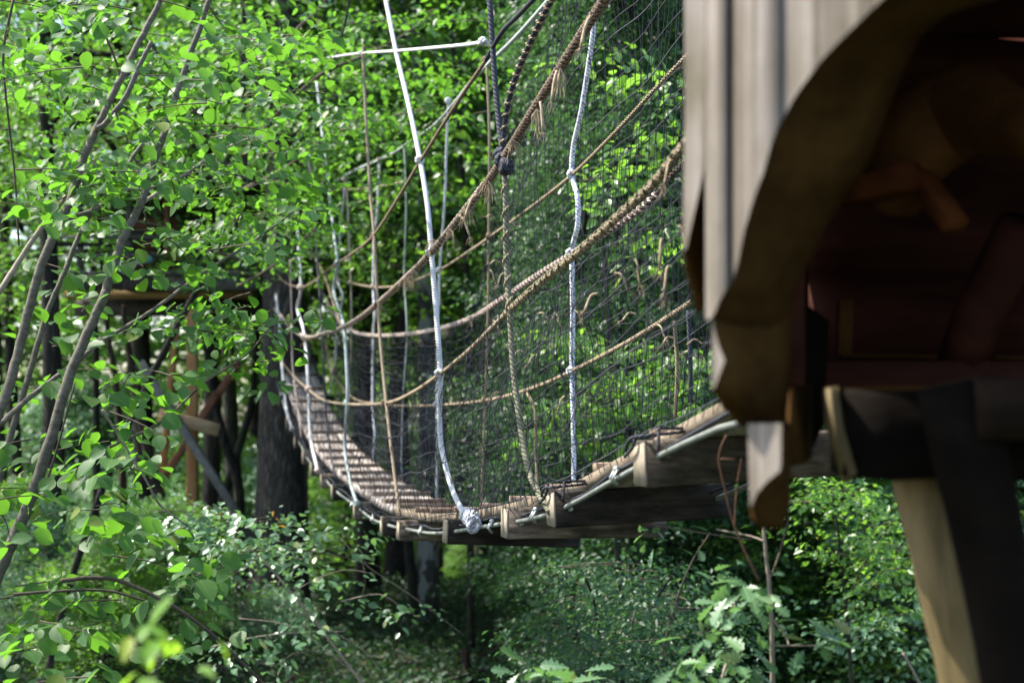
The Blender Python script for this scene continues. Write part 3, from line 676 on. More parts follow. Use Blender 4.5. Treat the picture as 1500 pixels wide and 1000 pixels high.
# ------------------------------------------------------------------ the near wooden lookout on the right (close to the camera)
TT = Vector((.6, -.8, 0)); TN = Vector((.8, .6, 0))
def wallp(px, py, off=0.0):
    q = (px - CX) / F; x0 = .255 + .8 * off; d0 = 2.1 + .6 * off
    s_ = (q * d0 - x0) / (.6 + .8 * q); d = d0 - .8 * s_
    return Vector((x0 + .6 * s_, d, CZ + (HY - py) / F * d))
TH = .17
tower = thing('wooden_lookout', 'dark roofed wooden lookout with weathered grey slab wall cut in a wavy arch', 'lookout', (.8, 2.3, 0))
def resample(P, n):
    P = [Vector((a, b, 0)) for a, b in P]; L = [0]
    for i in range(1, len(P)): L.append(L[-1] + (P[i] - P[i - 1]).length)
    return [(float(np.interp(t, L, [p.x for p in P])), float(np.interp(t, L, [p.y for p in P]))) for t in np.linspace(0, L[-1], n)]
def slab(front, back, mface, mcut, fo=0.0, bo=TH, name='wall_slab', nn=28):
    """sawn slab: open outlines (photo pixels) of the cut edge on the outer and the inner face, closed by straight lines"""
    A = [wallp(x, y, fo) for x, y in resample(front, nn)]; B = [wallp(x, y, bo) for x, y in resample(back, nn)]
    mb = MB()
    mb.add(A, [tuple(range(nn))])
    o = mb.build(name, M[mface], tower)
    mb = MB(); n = nn; V = []
    for j in range(5):
        f = j / 4; bul = .012 * math.sin(math.pi * f)
        for a, b in zip(A, B): V.append(a.lerp(b, f) + Vector((0, 0, -bul)) + Vector((RNG.normal(0, .0012), RNG.normal(0, .0012), RNG.normal(0, .0012))) * (1 if 0 < j < 4 else 0))
    fs = [(j * n + i, j * n + (i + 1) % n, (j + 1) * n + (i + 1) % n, (j + 1) * n + i) for j in range(4) for i in range(n)]
    fs.append(tuple(4 * n + i for i in range(n)))
    mb.add(V, fs); mb.build('sawn_edge', M[mcut], o, False)
    return o
slab([(1003, -420), (1003, 200), (1000, 330), (1000, 396), (1005, 367), (1010, 331), (1019, 302), (1031, 279), (1033, 100), (1033, -420)],
     [(1110, -420), (1060, 200), (1006, 400), (1006, 432), (1019, 458), (1031, 479), (1045, 486), (1070, 400), (1130, 200), (1140, -420)], 'slab_grey', 'slab_cut')
arch_f = [(1036, 471), (1045, 466), (1050, 450), (1061, 429), (1076, 411), (1080, 396), (1084, 362), (1094, 325), (1105, 289), (1120, 250), (1133, 200), (1165, 140), (1203, 88), (1250, 40), (1292, 0), (1350, -50), (1500, -150), (1800, -260)]
arch_b = [(1125, 485), (1157, 486), (1159, 466), (1162, 440), (1167, 419), (1178, 398), (1188, 380), (1202, 350), (1214, 325), (1237, 292), (1272, 240), (1300, 165), (1330, 90), (1352, 48), (1400, 15), (1500, -8), (1600, -30), (1850, -60)]
slab([(1033, -420), (1033, 471)] + arch_f + [(1800, -420)], [(1110, -420), (1112, 471)] + arch_b + [(1850, -420)], 'slab_grey', 'slab_cut', .002, TH, nn=90)
mb = MB() # rounded log faces standing proud of the slab wall: the seams between them
for (xa, xb, yb) in ((1034, 1070, 380), (1072, 1146, 168)):
    A = []; n = 8
    for k in range(n + 1):
        t = k / n; xx = xa + (xb - xa) * t; out = -.012 * math.sin(math.pi * t) ** .6
        yb2 = float(np.interp(xx, [a for a, b in arch_f[:-3]], [b for a, b in arch_f[:-3]]))
        A.append((wallp(xx, -420, out), wallp(xx, yb2 - 2, out)))
    mb.add([p for a in A for p in a], [(2 * k, 2 * k + 1, 2 * k + 3, 2 * k + 2) for k in range(n)])
mb.build('wall_slab', M['slab_grey'], tower, True)
slab([(1043, 465), (1043, 572), (1047, 568), (1051, 556), (1062, 527), (1053, 508), (1048, 488), (1046, 465)], [(1060, 465), (1052, 585), (1060, 600), (1078, 615), (1096, 630), (1150, 633), (1157, 560), (1159, 465)], 'slab_grey', 'slab_cut', .006)
slab([(1095, 620), (1097, 690), (1099, 745), (1108, 723), (1122, 706), (1144, 688), (1145, 620)], [(1110, 620), (1110, 700), (1106, 764), (1130, 779), (1150, 768), (1158, 735), (1158, 620)], 'slab_grey', 'slab_cut', .05, .16)
mb = MB(); mb.loft([W(1150, 560, 2.35), W(1158, 560, 2.3), W(1174, 674, 2.3), W(1162, 682, 2.3), W(1156, 681, 2.3)], [W(1185, 560, 2.45), W(1190, 560, 2.45), W(1190, 668, 2.45), W(1182, 676, 2.45), W(1178, 678, 2.45)]); mb.build('hanging_board', M['slab_cut'], tower)
mb = MB(); mb.loft([W(1160, 430, 2.6), W(1215, 470, 2.6), W(1206, 622, 2.6), W(1182, 676, 2.6), W(1170, 660, 2.6)], [W(1160, 430, 2.68), W(1215, 470, 2.68), W(1206, 622, 2.68), W(1182, 676, 2.68), W(1170, 660, 2.68)]); mb.build('hanging_board', M['shaded_log'], tower)
# room behind the arch: boarded back wall, side walls, roof, floor
def quadbox(name, pts, th, m_):
    a, b, c, d = [Vector(p) for p in pts]; n = (b - a).cross(d - a).normalized() * th
    mb = MB(); mb.loft([a, b, c, d], [p + n for p in (a, b, c, d)]); return mb.build(name, M[m_], tower)
bd = 3.15; y = -130
for k, (ya, yb_, dd) in enumerate([(-170, -60, 0), (-60, 60, .008), (60, 175, -.004), (175, 292, .006), (292, 405, 0), (405, 545, .01)]):
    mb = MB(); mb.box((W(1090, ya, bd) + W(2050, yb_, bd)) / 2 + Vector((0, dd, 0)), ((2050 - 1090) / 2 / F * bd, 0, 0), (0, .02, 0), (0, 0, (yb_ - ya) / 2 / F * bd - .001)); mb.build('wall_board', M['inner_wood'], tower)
for ya in (521,):
    mb = MB(); mb.beam(W(1236, ya, bd - .035), W(1750, ya + 6, bd - .035), .03, .010); mb.build('ledge', M['inner_brown'], tower)
zr_ = 3.55; zf = W(1300, 570, 2.8).z
mb = MB(); rp = [Vector(p) for p in [(.22, 2.16, zr_), (.9, 1.26, zr_), (2.3, 1.1, zr_), (2.3, 3.5, zr_), (.45, 3.5, zr_)]]
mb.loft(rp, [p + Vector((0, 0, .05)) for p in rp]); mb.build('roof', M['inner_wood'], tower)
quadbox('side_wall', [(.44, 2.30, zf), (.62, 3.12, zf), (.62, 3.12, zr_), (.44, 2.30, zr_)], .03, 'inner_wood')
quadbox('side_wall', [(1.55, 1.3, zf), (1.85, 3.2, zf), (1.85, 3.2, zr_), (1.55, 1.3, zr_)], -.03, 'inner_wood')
# the curved brace and stub ends in the room
mb = MB(); mb.tube(smooth_path([W(1300, 300, 2.7), W(1325, 225, 2.65), (W(1400, 165, 2.6)), W(1470, 175, 2.5), W(1530, 215, 2.4), W(1600, 330, 2.3)], 6), [.06 + .03 * math.sin(k / 6) for k in range(31)], 12, True, 0, .04); mb.build('curved_brace', M['inner_brown'], tower, True)
mb = MB(); mb.beam(W(1235, 285, 2.62), W(1345, 258, 2.55), .07, .045, n=3, jit=.002); mb.build('bracket', M['inner_red'], tower)
mb = MB(); mb.beam(W(1335, 245, 2.6), W(1400, 330, 2.5), .05, .03, n=3, jit=.002); mb.build('bracket', M['inner_red'], tower)
mb = MB(); mb.tube([W(1500, 330, 2.6), W(1440, 450, 2.7), W(1400, 560, 2.8)], .05, 10); mb.build('brace', M['inner_wood'], tower, True)
mb = MB(); mb.beam(W(1238, 440, 2.95), W(1236, 520, 2.95), .03, .02); mb.build('brace', M['inner_brown'], tower)
# floor beam: lit left end and shaded side painted in two log colours
mb = MB(); mb.loft([W(1204, 569, 2.30), W(1222, 569, 2.24), W(1228, 620, 2.24), W(1251, 692, 2.24), W(1234, 708, 2.30), W(1208, 622, 2.30)], [W(1222, 566, 2.33), W(1228, 566, 2.27), W(1236, 620, 2.27), W(1258, 694, 2.27), W(1250, 704, 2.33), W(1224, 640, 2.33)]); fb = mb.build('floor_beam', M['post_log'], tower)
mb = MB(); mb.beam(W(1226, 634, 2.36), W(1760, 640, 2.30), .20, .142, n=8, jit=.003); mb.build('floor_beam', M['shaded_log'], tower)
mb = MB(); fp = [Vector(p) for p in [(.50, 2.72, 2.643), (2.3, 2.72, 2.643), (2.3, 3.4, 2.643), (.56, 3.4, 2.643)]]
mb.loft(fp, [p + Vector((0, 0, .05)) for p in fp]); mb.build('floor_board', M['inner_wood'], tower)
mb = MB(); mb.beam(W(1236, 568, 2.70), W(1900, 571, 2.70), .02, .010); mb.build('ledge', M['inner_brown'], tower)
def post(name, a, b, ra, rb, m_):
    mb = MB(); n = 30; pts = [Vector(a).lerp(Vector(b), k / n) + Vector((.002 * math.sin(k * .5), 0, 0)) for k in range(n + 1)]
    mb.tube(pts, [ra + (rb - ra) * k / n + .002 * math.sin(k * 1.1) + .0015 * math.sin(k * 5.3 + 1) for k in range(n + 1)], 18, True, 0, .035); return mb.build(name, M[m_], tower, True)
a = W(1378, 690, 2.42); b = W(1446, 1000, 2.42); dv = (b - a).normalized(); g = a + dv * (a.z + .2) / -dv.z
post('leaning_post', a - dv * .06, g, .080, .095, 'post_log')
a = W(1396, 560, 2.14); b = W(1461, 860, 2.14); dv = (b - a).normalized(); g = a + dv * (a.z + .2) / -dv.z
post('leaning_post', a, g, .054, .060, 'shaded_log')
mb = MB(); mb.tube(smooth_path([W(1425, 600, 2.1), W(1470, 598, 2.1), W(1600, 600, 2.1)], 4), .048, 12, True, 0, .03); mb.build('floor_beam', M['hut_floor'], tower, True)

# ------------------------------------------------------------------ the far tree hut
hut = thing('tree_hut', 'half hidden dark wooden tree hut on braced orange timber posts beyond the bridge', 'tree hut', W(230, 800, 18.0) * 1)
hd = 17.6
def hb(name, x0, y0, x1, y1, d, th, m_, par=hut):
    mb = MB(); c = (W(x0, y0, d) + W(x1, y1, d)) / 2
    mb.box(c + Vector((0, th / 2, 0)), ((x1 - x0) / 2 / F * d, 0, 0), (0, th / 2, 0), (0, 0, abs(y1 - y0) / 2 / F * d)); return mb.build(name, M[m_], par)
for k in range(18):
    x0 = 98 + k * 16; hb('deck_board', x0, 396 + (k * 7) % 3, x0 + 14.5, 402, hd - .06, 3.0, 'hut_grey')
hb('fascia', 100, 403, 178, 424, hd, .05, 'hut_dark'); hb('fascia', 179, 403, 235, 425, hd - .01, .05, 'hut_dark'); hb('fascia', 236, 402, 380, 425, hd, .05, 'hut_grey')
hb('joist', 95, 425.5, 370, 437, hd + .08, .12, 'hut_yellow'); hb('joist', 110, 440, 385, 462, hd + .5, .2, 'hut_dark'); hb('joist', 120, 437.5, 360, 452, hd + .9, .2, 'hut_dark')
for k in range(7):
    y0 = 262 + k * 19; hb('wall_board', 180, y0, 262, y0 + 18, hd + .35 + .01 * (k % 2), .05, 'hut_red' if k not in (2, 4, 5) else 'hut_dark')
for k in range(6):
    y0 = 280 + k * 19; hb('wall_board', 262.5, y0, 330, y0 + 18, hd + .9, .05, 'hut_dark')
for x0 in (184, 112, 240): hb('post', x0, 262, x0 + 8, 396, hd + .1, .1, 'hut_grey' if x0 != 240 else 'hut_red')
for y0 in (345, 372): hb('rail', 82, y0, 236, y0 + 4, hd + .02, .05, 'hut_grey')
for k in range(4): hb('wall_slat', 186, 352 + k * 8, 236, 357 + k * 8, hd + .2, .04, 'hut_red')
hb('roof', 60, 235, 345, 262, hd - .5, 3.6, 'hut_dark')
mb = MB(); mb.add([W(200, 374, hd - .02), W(222, 371, hd - .02), W(224, 384, hd - .02), W(198, 388, hd - .02), W(200, 374, hd), W(222, 371, hd), W(224, 384, hd), W(198, 388, hd)], [(0, 1, 2, 3), (7, 6, 5, 4), (0, 4, 5, 1), (1, 5, 6, 2), (2, 6, 7, 3), (3, 7, 4, 0)])
tag(mb.build('tarp', M['tarp']), 'small folded blue tarp hung over the rail of the far tree hut', 'tarp')
def hbeam(name, p, q, w_, h_, m_):
    mb = MB(); mb.beam(p, q, w_, h_, n=3, jit=.002); return mb.build(name, M[m_], hut)
hbeam('support_post', W(282, 440, 17.3), W(282, 937, 17.3), .125, .125, 'hut_orange')
hbeam('support_post', W(262, 440, 18.4), W(236, 720, 18.4), .08, .08, 'hut_orange')
hbeam('crossbeam', W(233, 607, 17.15), W(321, 630, 17.15), .05, .15, 'hut_pale')
hbeam('brace', W(205, 530, 17.0), W(372, 790, 17.0), .07, .10, 'hut_grey')
hbeam('brace', W(318, 575, 18.1), W(240, 700, 18.1), .08, .09, 'hut_red'); hbeam('brace', W(350, 530, 18.2), W(312, 590, 18.2), .07, .09, 'hut_red')
hbeam('sill', W(215, 765, 18.3), W(345, 757, 18.3), .1, .1, 'hut_red')
# second platform behind the big oak
plat = thing('tree_platform', 'small wooden platform with yellow edge board behind the ropes of the bridge', 'platform', W(515, 900, 20.5))
for nm, x0, y0, x1, y1, d, th, m_ in [('deck', 440, 402, 560, 410, 20.2, 2.0, 'hut_dark'), ('joist', 472, 411, 556, 418, 20.3, .1, 'hut_yellow'), ('joist', 450, 418.5, 556, 434, 20.6, .3, 'hut_dark')]: hb(nm, x0, y0, x1, y1, d, th, m_, plat)
for x0 in (446, 545): 
    mb = MB(); mb.beam(W(x0, 434, 20.7), W(x0, 905, 20.7), .1, .1, n=2, jit=.002); mb.build('post', M['hut_dark'], plat)
for k in range(5):
    hb('wall_board', 440, 345 + k * 11.5, 505, 355.5 + k * 11.5, 21.4, .05, 'hut_dark', plat)
#==PART3==
# ------------------------------------------------------------------ trees
CROWNS = {}
def crown(key, *a, **k):
    CROWNS[key] = make_crown(*a, **k)
crown('tallA', 11, 4.3, 14.5, 3.3, 46, 26, 20, .10)
crown('tallB', 12, 5.2, 15.5, 2.8, 42, 26, 20, .10)
crown('tallC', 13, 3.2, 13.0, 3.0, 46, 26, 20, .10)
crown('low', 14, 2.9, 10.5, 2.7, 46, 26, 20, .095)
crown('thinA', 18, 4.5, 14.5, 3.2, 30, 18, 16, .095)
crown('thinB', 19, 4.0, 13.5, 2.8, 28, 18, 16, .095)
crown('yew', 15, .5, 9.0, 1.15, 90, 20, 24, .055, slen=.5)
crown('bushA', 16, .25, 2.6, 1.6, 40, 20, 18, .065, slen=.5)
crown('bushB', 17, .15, 1.7, 1.4, 34, 20, 18, .06, slen=.5)
def add_crown(root, key, m_, bark, rot=0.0, sc=1.0, zoff=0.0):
    for me, nm, mat in ((CROWNS[key][0], 'crown', m_), (CROWNS[key][1], 'limbs', bark)):
        k = me.name + mat
        mm_ = bpy.data.meshes.get(k)
        if mm_ is None:
            mm_ = me.copy(); mm_.name = k; mm_.materials.clear(); mm_.materials.append(M[mat])
        o = bpy.data.objects.new(nm, mm_); COL.objects.link(o); o.parent = root
        if nm == 'limbs': o['kind'] = 'stuff'
        o.location = (0, 0, zoff); o.rotation_euler = (0, 0, rot); o.scale = (sc, sc, sc)
def tree(kind, label, cat, px, d, wpx, bark, key, leafm, lean=(0, 0), h=13.0, group=None, sc=1.0, pts=None, fork=None, rot=None, zoff=0.0):
    x = (px - CX) / F * d; base = Vector((x, d, ground_z(x, d) - .05))
    root = thing(kind, label, cat, base, group)
    r = wpx / 2 / F * d; rd = random.Random(int(px * 7 + d * 100))
    mb = MB()
    if pts is None:
        n = 16; P = []
        a1, a2 = rd.uniform(0, 6), rd.uniform(0, 6)
        for k in range(n + 1):
            t = k / n; P.append(base + Vector((lean[0] * t * h + .10 * math.sin(t * 5 + a1) - .10 * math.sin(a1), lean[1] * t * h + .08 * math.sin(t * 4 + a2) - .08 * math.sin(a2), t * h)))
    else:
        P = smooth_path([W(a, b, d) for a, b in pts], 6); n = len(P) - 1
    R = [r * (1.0 - .75 * k / n) * (1 + .45 * math.exp(-k / n * 26)) for k in range(n + 1)]
    mb.tube(P, R, 12 if wpx > 18 else 8, True, 0, .05)
    mb.build('trunk', M[bark], root, True)
    if fork:
        mb = MB(); Q = smooth_path([W(a, b, d - .1) for a, b in fork[0]], 5); mb.tube(Q, [fork[1] / 2 / F * d * (1 - .4 * k / len(Q)) for k in range(len(Q))], 8, True, 0, .05); mb.build('stem', M[fork[2]], root, True)
    if key: add_crown(root, key, leafm, bark, rd.uniform(0, 6.28) if rot is None else rot, sc, zoff)
    return root
tree('oak_tree', 'thick old oak with rugged grey bark carrying the far end of the bridge', 'tree', 408, 17.2, 76, 'bark_oak', 'tallA', 'leaf_linden', (-.012, 0), 15)
tree('tree', 'lichen spotted pale tree with a thin dark second stem seen under and through the bridge', 'tree', 624, 18.0, 30, 'bark_pale', 'tallB', 'leaf_wood', (-.004, 0), 14, fork=([(612, 960), (604, 850), (598, 790), (590, 600), (587, 350), (570, 180), (555, 0)], 17, 'bark_dark'))
tree('tree', 'straight dark trunk standing right behind the left netting, mid distance', 'tree', 540, 20.5, 32, 'bark_dark', 'tallC', 'leaf_wood', (-.003, 0), 14)
tree('tree', 'short looking black trunk with mossy foot between the dark pair under the bridge', 'tree', 579, 23, 26, 'bark_dark', 'tallA', 'leaf_wood', (.004, 0), 14)
tree('tree', 'thin dark trunk just right of the lichen spotted tree', 'tree', 643, 27, 11, 'bark_dark', 'tallB', 'leaf_wood', (.002, 0), 12)
tree('tree', 'sturdy dark trunk right of the lichen tree below the lowest crossbeams', 'tree', 705, 26, 20, 'bark_dark', 'tallC', 'leaf_beech', (-.006, 0), 13)
tree('tree', 'slim trunk beside the sunlit clearing under the bridge', 'tree', 688, 31, 9, 'bark_dark', 'tallA', 'leaf_beech', (.002, 0), 13)
tree('tree', 'slim trunk right of the sunlit clearing in deep shade', 'tree', 734, 29, 11, 'bark_dark', 'tallB', 'leaf_wood', (.003, 0), 12)
tree('tree', 'big dark trunk behind the braced posts of the tree hut', 'tree', 214, 19.5, 34, 'bark_dark', 'thinB', 'leaf_linden', (-.004, 0), 15)
tree('tree', 'crooked dark tree leaning left beside the orange post of the hut', 'tree', 352, 18.6, 17, 'bark_dark', 'thinB', 'leaf_wood', pts=[(352, 930), (350, 720), (330, 650), (318, 600), (308, 540), (300, 480), (292, 300), (280, 60), (270, -200)])
tree('tree', 'curved dark tree leaning right towards the old oak', 'tree', 318, 19.2, 16, 'bark_dark', 'thinB', 'leaf_wood', pts=[(318, 930), (322, 760), (340, 690), (358, 630), (368, 590), (378, 480), (384, 300), (390, 0), (396, -250)])
tree('tree', 'brown crooked tree leaning left under the hut floor', 'tree', 256, 17.0, 22, 'bark_red', None, None, pts=[(262, 960), (250, 790), (226, 700), (212, 640), (196, 560), (184, 480), (180, 446)])
tree('tree', 'thin trunk left of the hut braces with leaning brown stem', 'tree', 176, 18.0, 13, 'bark_red', 'thinA', 'leaf_linden', pts=[(186, 930), (180, 700), (170, 560), (160, 500), (150, 400), (140, 200), (130, 0)])
tree('tree', 'dark trunk against the left wall of the tree hut', 'tree', 80, 17.0, 34, 'bark_dark', 'thinA', 'leaf_linden', (.002, 0), 14)
tree('tree', 'slim trunk at the left edge of the picture behind hazel leaves', 'tree', 12, 22, 14, 'bark_dark', 'thinB', 'leaf_beech', (0, 0), 13)
tree('tree', 'slim dark trunk between the hazel stems at lower left', 'tree', 136, 21, 13, 'bark_dark', 'thinA', 'leaf_wood', (.003, 0), 12)
tree('tree', 'broad dark trunk in the deep shade below the near crossbeams', 'tree', 1012, 21, 36, 'bark_dark', 'tallB', 'leaf_wood', (-.006, 0), 14)
tree('tree', 'thin black stem in the hemlock thicket below the bridge', 'tree', 870, 14, 12, 'bark_dark', 'yew', 'leaf_dark', (.01, 0), 9)
tree('tree', 'thin leaning stem beneath the longest crossbeam', 'tree', 945, 17, 11, 'bark_dark', 'low', 'leaf_dark', (.05, 0), 10)
tree('tree', 'thin dark trunk behind the hanging slab at right', 'tree', 1178, 15, 12, 'bark_dark', 'low', 'leaf_beech', (-.01, 0), 10, rot=1.0)
tree('tree', 'dark trunk hidden behind the leaning post at far right', 'tree', 1478, 17, 24, 'bark_dark', 'tallA', 'leaf_beech', (0, 0), 13)
tree('tree', 'slim trunk behind the near netting among dark leaves', 'tree', 800, 22, 16, 'bark_dark', 'low', 'leaf_dark', (.002, 0), 13)
tree('tree', 'slim trunk behind the near netting next to the weathered slab wall', 'tree', 925, 24, 16, 'bark_dark', 'tallC', 'leaf_wood', (.002, 0), 13)
# small dense evergreens behind the net
for i, (px, d, sc, lab) in enumerate([(835, 14.5, .95, 'dense small leaved evergreen behind the yellow wound cord of the net'), (850, 12.6, 1.0, 'dense small leaved evergreen behind the white and blue hanging rope'), (935, 11.8, 1.0, 'dense small leaved evergreen behind the thick yellow wound rope'), (1020, 13.5, 1.05, 'dense small leaved evergreen beside the grey slab wall'), (1120, 13.0, .8, 'dense small leaved evergreen below the hanging slab'), (870, 17.0, 1.2, 'tall evergreen between the two nearer evergreens behind the net'), (1260, 15.0, .95, 'dense evergreen left of the leaning post'), (970, 18.5, 1.25, 'tall evergreen farthest back behind the net'), (800, 19.5, 1.2, 'tall dark evergreen behind the top of the dark post rope')]):
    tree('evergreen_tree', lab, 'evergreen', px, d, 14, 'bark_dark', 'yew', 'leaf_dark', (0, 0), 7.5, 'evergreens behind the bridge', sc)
tree('forest_tree', 'added unseen broad leafy tree left of the hazel shading its lower leaves', 'tree', CX - 7.3 / 7 * F, 7.0, 40, 'bark_dark', 'tallA', 'leaf_wood', (0, 0), 9.5, None, .66)  # this and the next two: out of view, added to cast shade
tree('forest_tree', 'added unseen broad leafy tree left of the elm sapling shading the forest floor', 'tree', CX - 8.3 / 10 * F, 10.0, 40, 'bark_dark', 'tallC', 'leaf_wood', (0, 0), 9.5, None, .70)
tree('forest_tree', 'added unseen leafy tree left of the tree hut shading the floor below the bridge', 'tree', CX - 9.4 / 15.5 * F, 15.5, 40, 'bark_dark', 'tallA', 'leaf_wood', (0, 0), 10, None, .74)
# slim trees deep in the wood
rd = random.Random(5); taken = []
far_first = True
for i in range(44):
    for _ in range(60):
        d = rd.uniform(22, 41); xx = rd.uniform(-.47, .47) * d
        if all((xx - a) ** 2 + (d - b) ** 2 > 7 for a, b in taken) and not (-14 < xx < -1.5 and 26 < d < 38): break
    taken.append((xx, d))
    tree('forest_tree', 'slim tree deep in the leafy wood behind the bridge', 'tree', CX + xx / d * F, d, rd.uniform(.16, .40) / d * F, 'bark_dark', rd.choice(['thinA', 'thinB'] if xx / d < -.15 and d < 30 else ['tallA', 'tallB', 'tallC']), rd.choice(['leaf_wood', 'leaf_beech', 'leaf_beech']), (rd.uniform(-.02, .02), 0), rd.uniform(11, 15), 'slim trees deep in the wood', rd.uniform(.9, 1.2))
# understorey bushes
rd = random.Random(8)
for i in range(58):
    d = rd.uniform(11, 16) if i < 15 else rd.uniform(12.5, 34) if i < 38 else rd.uniform(29, 45); xx = rd.uniform(-.42, .42) * d
    px = CX + xx / d * F
    if px < 780 and d < 22: hgt = .42 if px > 380 else .62
    else: hgt = rd.uniform(.8, 1.3) if i < 38 else rd.uniform(1.0, 1.9) if not 400 < px < 1000 else rd.uniform(.35, .6)
    if (540 < px < 780 and d < 30) or (440 < px < 870 and d < 18): continue
    root = thing('bush', 'low leafy bush on the shaded forest floor', 'bush', (xx, d, ground_z(xx, d) - .05), 'bushes on the forest floor')
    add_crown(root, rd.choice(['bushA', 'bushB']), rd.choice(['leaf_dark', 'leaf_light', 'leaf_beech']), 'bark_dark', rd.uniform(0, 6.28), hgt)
# the far wood that closes the view
rng = np.random.default_rng(21); N = 15000
d = rng.uniform(47, 60, N); x = rng.uniform(-.62, .62, N) * d; z = -4.2 + 21 * rng.uniform(0, 1, N) ** 1.7
tag(link('distant_wood', leaves_mesh('distant_wood', [sprays(rng, np.stack([x, d, z], 1), rdir(rng, N), 1.8, 16, .36, .6)], 'far'), M['leaf_far']), 'leafy mass of the farther wood closing the view', 'wood', kind='stuff')

# ------------------------------------------------------------------ hand placed foliage plants
def plant(kind, label, cat, base, stems, folis, bark='stem', group=None, tw=True, seed=1):
    """stems: (pixel points, d0, d1, r0, r1); folis: (specs, spray length, leaves, leaf size, material, leaf shape, tilt)"""
    root = thing(kind, label, cat, base, group)
    for pts, d0, d1, r0, r1, *mt in stems:
        P = smooth_path([W(a, b, d0 + (d1 - d0) * i / (len(pts) - 1)) for i, (a, b) in enumerate(pts)], 7)
        P = [p + Vector((random.uniform(-1, 1), 0, random.uniform(-1, 1))) * r0 * .12 for p in P]
        mb = MB(); n = len(P) - 1
        mb.tube(P, [r0 + (r1 - r0) * k / n for k in range(n + 1)], 9 if r0 > .008 else 5, True, 0, .04)
        mb.build('stem' if r0 > .009 else 'twig', M[mt[0] if mt else bark], root, True)
    rng = np.random.default_rng(seed); tb = MB(); has = False
    for specs, sl_, nl, s_, m_, shp, jit in folis:
        C = region(rng, specs); D = rdir(rng, len(C), .12); L = sl_ * rng.uniform(.6, 1.2, len(C))
        link('foliage', leaves_mesh('foliage', [sprays(rng, C, D, L, nl, s_, jit)], shp), M[m_], root)
        if tw: twigs(tb, C, D, L * .8, .0022, .15, 2 if shp == 'round' else 5); has = True
    if has: tb.build('twigs', M['twig'], root)['kind'] = 'stuff'
    return root
plant('hazel_shrub', 'big leaning hazel with long grey stems and round leaves filling the left side', 'hazel', W(-250, 1050, 5.6), [
    ([(-190, 1050), (-60, 720), (0, 600), (25, 520), (60, 390), (100, 300), (120, 240), (140, 190), (175, 120), (205, 60), (237, -5), (265, -80)], 5.2, 5.9, .021, .011),
    ([(-120, 1120), (-40, 930), (0, 835), (40, 742), (75, 640), (110, 530), (150, 440), (165, 395), (180, 350), (205, 300), (225, 240), (245, 180), (268, 110), (300, 20), (330, -70)], 5.0, 5.8, .024, .010),
    ([(-80, 900), (-10, 730), (12, 650), (40, 558), (68, 462), (96, 395), (118, 340), (140, 300)], 5.5, 6.0, .015, .009),
    ([(-60, 500), (0, 425), (20, 395), (60, 335), (100, 285), (120, 262)], 5.6, 5.9, .013, .009, 'twig_pale'),
    ([(0, 622), (40, 585), (96, 542), (150, 500), (224, 454), (290, 405), (376, 350), (430, 310)], 5.4, 6.6, .0115, .005),
    ([(140, 190), (155, 180), (185, 140), (205, 95), (222, 62)], 5.6, 5.7, .012, .009),
    ([(100, 320), (150, 300), (195, 230), (245, 165)], 5.8, 6.2, .012, .007),
    ([(120, 270), (200, 278), (260, 262), (300, 235), (345, 205)], 5.9, 6.6, .009, .004, 'twig_pale'),
    ([(205, 300), (250, 270), (330, 218), (400, 190)], 5.7, 6.4, .009, .004, 'twig_pale'),
    ([(40, 742), (70, 700), (110, 560)], 5.2, 5.3, .006, .003, 'twig'),
    ([(90, 850), (130, 846), (175, 850), (240, 880), (300, 920), (350, 965), (395, 1010)], 4.6, 4.9, .008, .005, 'twig'),
    ([(20, 870), (95, 865), (160, 865), (230, 885)], 4.8, 5.0, .006, .004, 'twig'),
    ([(20, 0), (5, 80), (12, 170), (22, 260), (28, 360)], 5.6, 5.8, .006, .004, 'twig'),
    ([(150, 40), (175, 110), (165, 150), (200, 240), (215, 330)], 6.2, 6.4, .006, .003, 'twig'),
    ([(150, 600), (175, 640), (215, 705), (235, 740), (275, 770)], 5.2, 5.4, .006, .003, 'twig_pale'),
    ([(160, 655), (240, 615), (300, 560), (360, 520), (395, 480)], 5.4, 6.0, .006, .003, 'twig')],
    [([(120, 60, 170, 90, 5, 7, 24), (330, 60, 130, 80, 5.4, 7.2, 18), (60, 170, 90, 90, 5, 7, 14), (230, 170, 150, 80, 5, 7, 18), (100, 270, 110, 60, 5, 7, 15), (300, 240, 130, 60, 5.4, 7.2, 15), (240, 315, 130, 50, 5, 7, 11), (400, 180, 90, 120, 6, 7.4, 12), (385, 320, 70, 70, 6, 7, 10), (220, 375, 170, 40, 5, 7, 7), (320, 465, 100, 36, 5.4, 7, 13), (380, 480, 50, 30, 5.4, 6.6, 5)], .33, 13, .059, 'leaf_hazel', 'round', .33),
     ([(80, 450, 80, 60, 5, 6.5, 5), (60, 560, 80, 60, 5, 6.5, 6), (190, 560, 110, 60, 5, 6.5, 6), (100, 640, 110, 60, 5, 6.5, 7), (60, 740, 90, 60, 4.6, 6, 9), (180, 720, 90, 60, 4.6, 6, 8), (215, 660, 30, 30, 5, 6, 1), (90, 830, 110, 60, 4.4, 5.6, 9), (220, 800, 70, 40, 4.6, 5.6, 5), (60, 950, 90, 60, 4.2, 5.4, 9), (190, 900, 90, 50, 4.4, 5.4, 5), (290, 860, 50, 30, 4.6, 5.4, 3), (415, 560, 6, 6, 6.4, 6.6, 1), (380, 525, 24, 10, 6.2, 6.6, 2)], .28, 9, .068, 'leaf_hazel', 'round', .30)], seed=2)
